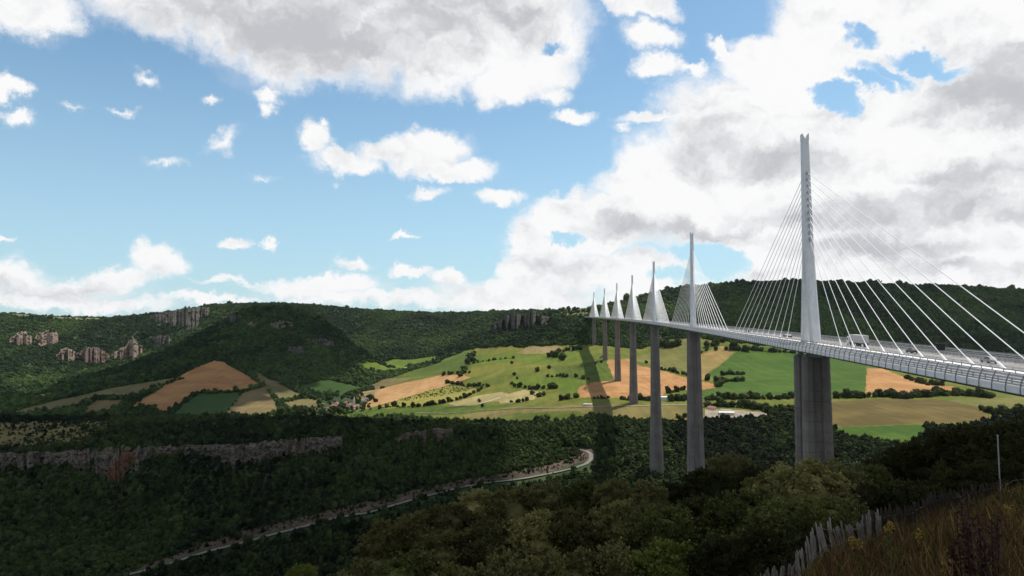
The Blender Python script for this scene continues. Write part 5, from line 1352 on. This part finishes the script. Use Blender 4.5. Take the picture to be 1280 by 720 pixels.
# ------------------------------------------------------------------ near bushes and trees
M['leaf_olive'] = foliage_mat('olive_leaves', (.030, .030, .010), (.29, .265, .10), 2.2, .1)
M['leaf_brown'] = foliage_mat('brownish_leaves', (.022, .022, .009), (.195, .18, .068), 2.2, .1)
M['leaf_dark'] = foliage_mat('dark_leaves', (.008, .010, .004), (.060, .062, .024), 2.2, .2)
M['leaf_green'] = foliage_mat('yellow_green_leaves', (.025, .034, .008), (.20, .23, .05), 2.2, .1)
M['leaf_mid'] = foliage_mat('mid_green_leaves', (.016, .020, .007), (.15, .16, .048), 2.2, .1)


def bush_mesh(seed, m_, nl=46, twig=17, per=15, leaf=.062):
    """unit crown (radius about 1, height about 1.7): lobes of leaf sprays with dark gaps between them, round a dense heart"""
    rs = np.random.RandomState(seed)
    ld = rs.normal(0, 1, (nl, 3)); ld /= np.linalg.norm(ld, axis=1)[:, None]; ld[:, 2] = np.where(ld[:, 2] < -.3, -ld[:, 2], ld[:, 2])
    lr = rs.uniform(.15, .29, nl); lc = ld * rs.uniform(.52, .86, nl)[:, None]
    dd_ = rs.normal(0, 1, (nl, twig, 3)) + ld[:, None] * .7 + [0, 0, .3]; dd_ /= np.linalg.norm(dd_, axis=2)[..., None]
    tips = (lc[:, None] + dd_ * (lr[:, None, None] * rs.uniform(.75, 1.25, (nl, twig, 1)))).reshape(-1, 3); od = dd_.reshape(-1, 3)
    n_ = len(tips); k = n_ * per; cc = np.repeat(tips, per, 0); oo = np.repeat(od, per, 0)
    pos = cc + oo * rs.uniform(-.10, .06, (k, 1)) + rs.normal(0, .022, (k, 3))
    ax = oo * .9 + [0, 0, .35] + rs.normal(0, .5, (k, 3)); ax /= np.linalg.norm(ax, axis=1)[:, None]
    sd_ = np.cross(ax, rs.normal(0, 1, (k, 3))); sd_ /= np.linalg.norm(sd_, axis=1)[:, None]
    L = leaf * rs.uniform(.6, 1.35, (k, 1)); W = L * .42
    V = np.stack([pos, pos + ax * L * .5 + sd_ * W, pos + ax * L, pos + ax * L * .5 - sd_ * W], 1).reshape(-1, 3)
    b4 = np.arange(k)[:, None] * 4; T = np.concatenate([b4 + [[0, 1, 2]], b4 + [[0, 2, 3]]])
    heart = I2v * (.60 + .12 * rs.rand(len(I2v)))[:, None]; T = np.concatenate([T, I2f + len(V)]); V = np.concatenate([V, heart])
    V = V * [1, 1, .85] + [0, 0, .72]
    return fast_mesh('crown', V, T, m_, link=False).data


def stem_mesh(seed):
    rs = random.Random(seed); mb = MB()
    for k in range(7):
        a = rs.uniform(0, 6.28); q = Vector((.1 * cos(a), .1 * sin(a), .25)); e_ = Vector((.5 * cos(a), .5 * sin(a), rs.uniform(.7, 1.2)))
        mb.tube((.03 * cos(a), .03 * sin(a), -.1), q, .035, .025, 5); mb.tube(q, e_, .025, .008, 5)
        for j in range(2):
            f_ = q.lerp(e_, rs.uniform(.4, .8)); mb.tube(f_, f_ + Vector((rs.uniform(-.3, .3), rs.uniform(-.3, .3), .3)), .012, .004, 4)
    o = mb.build('stems', M['bark']); d = o.data; bpy.data.objects.remove(o); return d


KINDS = {}
for i, k in enumerate(['olive', 'brown', 'dark', 'green', 'mid']): KINDS[k] = [bush_mesh(300 + 10 * i + j, M['leaf_' + k]) for j in range(3)]
STEMS = [stem_mesh(s) for s in (1, 2)]


def bush(px, top, d, wpx, kind, label, name='bush', cat='bush', vis_h=None):
    """crown top at the given pixel row, standing on the slope at distance d"""
    u, e = ray(px, top); x = u * d; g = ground_at(x, d); H_ = max(e * d - g, 1.2); r = wpx / F * d / 2 * 1.05
    root = empty(name, (x, d, g), R.uniform(0, 6.28)); tag(root, label, cat)
    ch = min(H_, r * 1.75) ; z0 = H_ - ch
    c = bpy.data.objects.new('crown', R.choice(KINDS[kind])); C.objects.link(c); c.parent = root; c.location = (0, 0, z0); c.scale = (r, r, ch / 1.62)
    t = bpy.data.objects.new('stems' if H_ < 6 else 'trunk', R.choice(STEMS)); C.objects.link(t); t.parent = root; t.location = (0, 0, 0); t.scale = (r * .8, r * .8, (z0 + ch * .4) / 1.25)
    zz = z0 - r * .55; n_ = 0
    while zz > -r * .5 and n_ < 4:   # lower lobes clothe tall bushes to the ground
        a = R.uniform(0, 6.28); s_ = bpy.data.objects.new('lower_crown', R.choice(KINDS[kind])); C.objects.link(s_); s_.parent = root; q_ = r * R.uniform(.95, 1.2)
        s_.location = (r * .35 * cos(a), r * .35 * sin(a), zz); s_.rotation_euler = (0, 0, R.uniform(0, 6)); s_.scale = (q_, q_, q_ * .95); zz -= r * 1.0; n_ += 1
    return root


BUSHES = [
 # back row, tops against the woods, left to right
 (478, 652, 62, 60, 'olive', 'olive bush at the left end of the near thicket, level with the road bend'),
 (520, 642, 64, 66, 'olive', 'tall olive bush second from the left in the near thicket'),
 (560, 625, 66, 62, 'brown', 'tawny bush just below the valley road strip'),
 (598, 610, 68, 66, 'olive', 'olive-brown bush whose top meets the road bank'),
 (640, 607, 66, 66, 'brown', 'brownish bush below the light end of the valley road'),
 (684, 602, 66, 60, 'olive', 'olive bush under the road curve'),
 (728, 600, 64, 56, 'mid', 'green bush just left of the bridge shadow in the thicket'),
 (768, 598, 62, 54, 'brown', 'brown bush at the end of the bridge shadow'),
 (808, 603, 60, 56, 'olive', 'olive bush hiding the foot of the third pier'),
 (846, 602, 70, 54, 'dark', 'dark bush right of the third pier foot'),
 (882, 582, 78, 62, 'dark', 'dark round bush in front of the second pier'),
 (915, 566, 82, 60, 'brown', 'dark brown tree top right of the second pier foot'),
 (948, 582, 70, 62, 'dark', 'dark tree between the second pier and the pale olive thicket'),
 # pale olive mass before the nearest pier
 (968, 585, 50, 76, 'olive', 'left lobe of the pale olive thicket before the nearest pier'),
 (1008, 571, 48, 92, 'olive', 'tallest pale olive bush covering the nearest pier foot'),
 (1050, 577, 50, 80, 'olive', 'right lobe of the pale olive thicket before the nearest pier'),
 (1084, 580, 56, 70, 'mid', 'mid green bush right of the nearest pier below the green field'),
 # dark trees to the right
 (1112, 566, 62, 70, 'dark', 'dark tree under the lower tip of the green field'),
 (1150, 546, 60, 78, 'dark', 'dark tree with ragged top right of the green field tip'),
 (1188, 532, 58, 74, 'dark', 'dark tall tree left of the metal pole'),
 (1230, 526, 56, 76, 'dark', 'dark tall tree behind the metal pole'),
 (1274, 524, 54, 76, 'dark', 'dark tree cut by the right picture edge'),
 (1310, 516, 56, 90, 'dark', 'dark tree mostly outside the right picture edge'),
 # middle row
 (505, 690, 44, 90, 'mid', 'green bush in the lower left of the thicket'),
 (556, 662, 46, 86, 'olive', 'olive bush in the second row left of centre'),
 (612, 650, 46, 92, 'brown', 'brownish bush in the second row below the road bank'),
 (668, 642, 46, 92, 'olive', 'broad olive bush in the second row under the road curve'),
 (722, 634, 46, 88, 'brown', 'brownish bush in the second row below the bridge shadow'),
 (776, 628, 46, 88, 'olive', 'olive bush in the second row below the third pier'),
 (830, 630, 44, 88, 'mid', 'mid green bush in the second row right of the third pier'),
 (880, 618, 46, 92, 'dark', 'dark bush in the second row beneath the second pier'),
 (932, 612, 44, 96, 'mid', 'mid green bush left below the pale olive thicket'),
 (986, 622, 38, 104, 'mid', 'broad bush beneath the pale olive thicket'),
 (1042, 618, 36, 92, 'mid', 'broad bush above the bend of the picket fence'),
 (1098, 606, 40, 86, 'dark', 'dark bush behind the picket fence bend'),
 (1150, 598, 42, 90, 'dark', 'black-green bush behind the dark pickets'),
 (1205, 580, 44, 90, 'dark', 'black-green bush left of the pole foot'),
 (1262, 572, 44, 90, 'dark', 'black-green bush right of the pole foot'),
 # front row
 (580, 700, 30, 120, 'olive', 'pale flowering bush at the bottom edge left of centre'),
 (648, 694, 30, 120, 'brown', 'brownish bush at the bottom edge of the picture'),
 (716, 686, 30, 116, 'olive', 'olive bush at the bottom edge below the bridge shadow'),
 (782, 684, 30, 116, 'brown', 'brown bush at the bottom edge below the third pier'),
 (846, 676, 29, 118, 'green', 'yellow-green bush at the bottom edge'),
 (908, 668, 28, 116, 'dark', 'dark bush at the bottom edge left of the fence end'),
 (962, 664, 27, 100, 'dark', 'dark bush directly behind the low end of the fence'),
 (1014, 650, 26, 90, 'dark', 'dark bush behind the brightest pickets'),
 (378, 706, 40, 40, 'green', 'bright green bush at the bottom left, apart from the thicket'),
 (432, 716, 40, 50, 'olive', 'low olive bush at the bottom edge left of the thicket'),
 (340, 730, 42, 60, 'mid', 'bush barely rising above the bottom edge'),
]
for px, top, d, w, kd, lab in BUSHES:
    tall = d > 55 and top < 600
    bush(px, top, d, w, kd, lab, 'tree' if tall else 'bush', 'tree' if tall else 'bush')

# ------------------------------------------------------------------ picket fence
fp = []
for px, r_, d_ in FENCE: u, e = ray(px, r_); fp.append(Vector((u * d_, d_, e * d_ - 1.2)))
fence = empty('picket_fence', fp[5]); tag(fence, 'leaning chestnut picket fence winding down the dry grass slope', 'fence')
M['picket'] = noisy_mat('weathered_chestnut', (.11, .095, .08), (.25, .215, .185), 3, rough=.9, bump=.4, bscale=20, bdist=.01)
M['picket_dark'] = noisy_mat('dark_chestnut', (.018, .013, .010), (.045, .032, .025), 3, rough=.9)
M['wire'] = noisy_mat('rusty_wire', (.16, .13, .11), (.25, .21, .18), 4, rough=.6, metal=.5)
PK = []
for k in range(6):
    rs = random.Random(k); rings = []; mb = MB(); x = y = 0
    for j in range(6):
        zz = -.25 + 1.45 * j / 5; w = .0155 * (1 - .15 * j / 5) * rs.uniform(.85, 1.2); th = .016; x += rs.uniform(-.012, .012); y += rs.uniform(-.01, .01)
        rings.append([(x - w, y - th, zz), (x, y - th * 1.5, zz), (x + w, y - th, zz), (x + w * .8, y + th, zz), (x - w * .8, y + th, zz)])
    rings.append([(x + a * .25, y + b * .25, zz + .05) for a, b in ((-.03, -.02), (0, -.03), (.03, -.02), (.02, .02), (-.02, .02))])
    mb.rings(rings)
    for m_ in ('picket', 'picket_dark'):
        o = mb.build('picket', M[m_]); PK.append((m_, o.data)); bpy.data.objects.remove(o)
s_acc = 0; segL = [(b - a).length for a, b in zip(fp[:-1], fp[1:])]; tot = sum(segL); pos_ = 0; wires = [[], [], []]; npk = 0


def along_f(t):
    for a, b, L in zip(fp[:-1], fp[1:], segL):
        if t <= L: return a.lerp(b, t / L), (b - a).normalized()
        t -= L
    return fp[-1], (fp[-1] - fp[-2]).normalized()


while pos_ < tot:
    p, dr = along_f(pos_); g = ground_at(p.x, p.y); px_ = topix(*p)[0]
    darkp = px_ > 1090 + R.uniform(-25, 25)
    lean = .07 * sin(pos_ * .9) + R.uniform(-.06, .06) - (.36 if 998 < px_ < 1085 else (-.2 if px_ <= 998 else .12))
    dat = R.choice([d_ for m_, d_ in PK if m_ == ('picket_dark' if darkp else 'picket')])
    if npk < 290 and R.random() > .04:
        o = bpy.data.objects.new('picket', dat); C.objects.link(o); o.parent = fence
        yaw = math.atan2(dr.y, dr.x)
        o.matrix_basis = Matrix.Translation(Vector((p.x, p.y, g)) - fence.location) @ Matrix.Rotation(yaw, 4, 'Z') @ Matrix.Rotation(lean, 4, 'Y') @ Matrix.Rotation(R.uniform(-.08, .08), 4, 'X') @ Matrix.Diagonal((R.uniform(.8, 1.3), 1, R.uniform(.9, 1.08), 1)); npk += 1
    for w_, zz in enumerate((.25, .62, 1.0)): wires[w_].append(Vector((p.x, p.y, g + zz)) + Vector((cos(math.atan2(dr.y, dr.x)), sin(math.atan2(dr.y, dr.x)), 0)) * sin(lean) * zz)
    pos_ += .108 * R.uniform(.75, 1.3)
print('pickets', npk)
for w_ in wires:
    mb = MB(); pts_ = w_[::4]
    for a, b in zip(pts_[:-1], pts_[1:]): mb.tube(a - fence.location, b - fence.location, .006, .006, 3)
    mb.build('wire', M['wire'], fence)
for t_ in np.arange(.5, tot, 3.2):
    p, dr = along_f(t_); g = ground_at(p.x, p.y); mb = MB(); mb.tube(Vector((p.x, p.y + .05, g - .4)) - fence.location, Vector((p.x + .04, p.y + .05, g + 1.32)) - fence.location, .04, .032, 7); mb.build('post', M['picket_dark'], fence)

# metal poles behind the fence
for px, r0, r1, d_, lab in ((1247, 545, 614, 34, 'tall thin grey metal pole behind the fence at the right'), (1071, 578, 642, 26, 'thin dark pole before the olive thicket')):
    u, e = ray(px, r0); x = u * d_; g = ground_at(x, d_); t = empty('pole', (x, d_, g)); tag(t, lab, 'pole')
    mb = MB(); rr = .034 if px > 1200 else .018; mb.tube((0, 0, -.3), (0, 0, e * d_ - g), rr, rr * .9, 8); mb.build('shaft', M['post' if px > 1200 else 'picket_dark'], t)
    mb = MB(); mb.tube((0, 0, e * d_ - g), (0, 0, e * d_ - g + .05), rr * 1.25, rr * 1.1, 8); mb.build('cap', M['anchor'], t)

# ------------------------------------------------------------------ dry grass, docks and yellow flower spikes
M['grass'] = None
m, N = mat('dry_grass_blades'); at = N.n('ShaderNodeVertexColor', layer_name='tone')
b = N.n('ShaderNodeBsdfPrincipled', {'Base Color': at.outputs[0], 'Roughness': .85, 'Specular IOR Level': .1}); N.n('ShaderNodeOutputMaterial', {'Surface': b.outputs[0]}); M['grass'] = m
ng_ = 60000; rs = NR
# density falls with distance; only the slope that can be seen on the right
d_ = np.exp(rs.uniform(math.log(4.5), math.log(38), ng_)); u_ = rs.uniform(.22, .85, ng_); x_ = u_ * d_
I_ = np.clip(np.searchsorted(uu, u_) - 1, 0, NU - 2)
zg = np.empty(ng_)
for i in np.unique(I_):
    s_ = I_ == i; zg[s_] = np.interp(d_[s_], Y[:, i], Z[:, i])
patch = fbm(x_ / 1.3, d_ / 1.8, 3); patch2 = fbm(x_ / .5 + 9, d_ / .6, 2)
h_ = (.22 + .25 * rs.rand(ng_) + .18 * patch + np.where(rs.rand(ng_) < .12, .3, 0)) * np.where(d_ > 15, 1.15, 1); h_ = np.maximum(h_, .08)
yaw = rs.uniform(0, 6.28, ng_); w_ = (.006 + .00045 * d_) * rs.uniform(.7, 1.5, ng_); ln = rs.normal(0, .28, (ng_, 2)) * h_[:, None]
bx = np.cos(yaw) * w_; by = np.sin(yaw) * w_
p0 = np.stack([x_ - bx, d_ - by, zg - .03], 1); p1 = np.stack([x_ + bx, d_ + by, zg - .03], 1)
m0 = np.stack([x_ - bx * .7 + ln[:, 0] * .35, d_ - by * .7 + ln[:, 1] * .35, zg + h_ * .6], 1); m1 = np.stack([x_ + bx * .7 + ln[:, 0] * .35, d_ + by * .7 + ln[:, 1] * .35, zg + h_ * .6], 1)
t0 = np.stack([x_ + ln[:, 0] - bx * .25, d_ + ln[:, 1] - by * .25, zg + h_], 1); t1 = np.stack([x_ + ln[:, 0] + bx * .25, d_ + ln[:, 1] + by * .25, zg + h_], 1)
V = np.stack([p0, p1, m1, m0, t1, t0], 1).reshape(-1, 3); b6 = np.arange(ng_)[:, None] * 6
Fq = np.concatenate([b6 + [[0, 1, 2, 3]], b6 + [[3, 2, 4, 5]]])
go_ = fast_mesh('dry_grass', V, Fq, M['grass']); go_['kind'] = 'stuff'
pal = np.array([(.10, .085, .03), (.13, .085, .045), (.075, .085, .025), (.16, .13, .06), (.11, .055, .035), (.06, .075, .02)])
ci_ = np.clip(((patch * 1.2 + .5) * 5 + rs.normal(0, .9, ng_)).astype(int), 0, 5); colr = pal[ci_] * rs.uniform(.7, 2.1, (ng_, 1)) * [.62, .48, .38]
ca = go_.data.color_attributes.new('tone', 'FLOAT_COLOR', 'POINT'); ca.data.foreach_set('color', np.repeat(np.concatenate([colr, np.ones((ng_, 1))], 1), 6, 0).astype(np.float32).ravel())

proto3 = bpy.data.collections.new('weed_kinds')
for k_3, (kn, ix) in enumerate((('mid', 0), ('olive', 1), ('brown', 2), ('dark', 0))): proto3.objects.link(bpy.data.objects.new('weed_clump', KINDS[kn][ix]))
SCATTER3 = scatter_group(proto3); n = 230; dq = np.exp(NR.uniform(math.log(7), math.log(32), n)); uq = NR.uniform(.30, .82, n); rq = dq * NR.uniform(.006, .019, n)
scatter('undergrowth', [(u * d, d, ground_at(u * d, d) - .3 * r) for u, d, r in zip(uq, dq, rq)], rq, rq * NR.uniform(.7, 1.5, n), np.zeros(n), SCATTER3, seed=21)
M['yellow'] = noisy_mat('yellow_petals', (.13, .085, .012), (.24, .16, .022), 20); M['stalk'] = noisy_mat('weed_stalk', (.08, .10, .03), (.14, .15, .05), 12)
M['dock'] = noisy_mat('dark_red_dock', (.020, .008, .005), (.042, .016, .009), 14); M['weedleaf'] = foliage_mat('weed_leaves', (.035, .05, .015), (.09, .11, .03), 4)


def flower_plant(px, row, d_, hh, label, n=5):
    u, e = ray(px, row); x = u * d_; g = ground_at(x, d_); root = empty('yellow_wildflower', (x, d_, g)); tag(root, label, 'flower')
    hh = max(hh, e * d_ - g + .1)
    rs = random.Random(int(px)); mb = MB(); mp = MB(); ml = MB()
    for k in range(n):
        a = rs.uniform(0, 6.28); q = Vector((rs.uniform(-.10, .10), rs.uniform(-.1, .1), hh * rs.uniform(.82, 1.0))); mb.tube((q.x * .2, q.y * .2, -.05), q, .008, .005, 5)
        for j in range(26):
            c = q + Vector((rs.gauss(0, .035), rs.gauss(0, .035), rs.uniform(-.32, .02) * hh * .7)); v1 = Vector((rs.gauss(0, 1), rs.gauss(0, 1), rs.gauss(0, 1))).normalized() * .03; v2 = v1.orthogonal().normalized() * .022
            mp.add([c - v1, c + v2, c + v1, c - v2], [(0, 1, 2, 3)])
        for j in range(9):
            c = Vector((0, 0, 0)).lerp(q, rs.uniform(.1, .6)); v1 = Vector((rs.gauss(0, 1), rs.gauss(0, 1), .6)).normalized() * .13; v2 = v1.cross(Vector((0, 0, 1))).normalized() * .022
            ml.add([c, c + v1 * .5 + v2, c + v1, c + v1 * .5 - v2], [(0, 1, 2, 3)])
    mb.build('stalk', M['stalk'], root); o = mp.build('flower_spike', M['yellow'], root); o = ml.build('leaf_spray', M['weedleaf'], root)


flower_plant(1110, 656, 15.5, .5, 'yellow flower spike in front of the dark pickets')
flower_plant(1067, 676, 14.5, .5, 'yellow flower clump at the foot of the pale pickets')
flower_plant(1262, 634, 17, .5, 'pale yellow flower spike near the right picture edge')
flower_plant(1204, 662, 13, .5, 'dull yellow flower clump in the middle of the dry grass', 4)
flower_plant(1182, 708, 10.2, .4, 'yellow flowers at the bottom edge of the grass', 4)
flower_plant(1147, 668, 15, .5, 'faint yellowish spike between the fence and the dry grass', 3)


def dock(px, top, d_, label, seed):
    u, e = ray(px, top); x = u * d_; g = ground_at(x, d_); H_ = e * d_ - g; root = empty('dock_weed', (x, d_, g)); tag(root, label, 'weed')
    rs = random.Random(seed); mb = MB(); ms = MB()
    for k in range(5):
        q = Vector((rs.uniform(-.22, .22), rs.uniform(-.1, .1), H_ * rs.uniform(.65, 1))); b0 = Vector((q.x * .25, 0, -.05)); mb.tube(b0, q, .012, .006, 5)
        for j in range(80):
            t = rs.uniform(.35, 1); c = b0.lerp(q, t) + Vector((rs.gauss(0, .035 * (1.5 - t)), rs.gauss(0, .035), rs.gauss(0, .02))); v1 = Vector((rs.gauss(0, 1), rs.gauss(0, 1), rs.gauss(0, 1.5))).normalized() * .03; v2 = v1.orthogonal().normalized() * .018
            ms.add([c - v1, c + v2, c + v1, c - v2], [(0, 1, 2, 3)])
    mb.build('stalk', M['dock'], root); ms.build('seed_head', M['dock'], root)


dock(1222, 612, 6.5, 'tall dark red dock stalks rising in front of the fence', 3)
dock(1236, 640, 6.8, 'shorter dark red dock just right of the tall one', 4)
dock(1208, 648, 7.2, 'shorter dark red dock just left of the tall one', 5)
print('objects', len(bpy.data.objects))

# ------------------------------------------------------------------ thin summer haze over the valley
zmin = float(G3[..., 2].min()) - 5
mb = MB(); mb.box(-8200, 8200, -300, 8600, -420, 460); hz = mb.build('haze', None); hz['kind'] = 'stuff'
m = bpy.data.materials.new('haze_air'); m.use_nodes = True; N = NT(m.node_tree)
v = N.n('ShaderNodeVolumePrincipled', {'Color': (.80, .88, 1.0, 1), 'Density': HAZE, 'Anisotropy': .2}); N.n('ShaderNodeOutputMaterial', {'Volume': v.outputs[0]})
hz.data.materials.append(m)
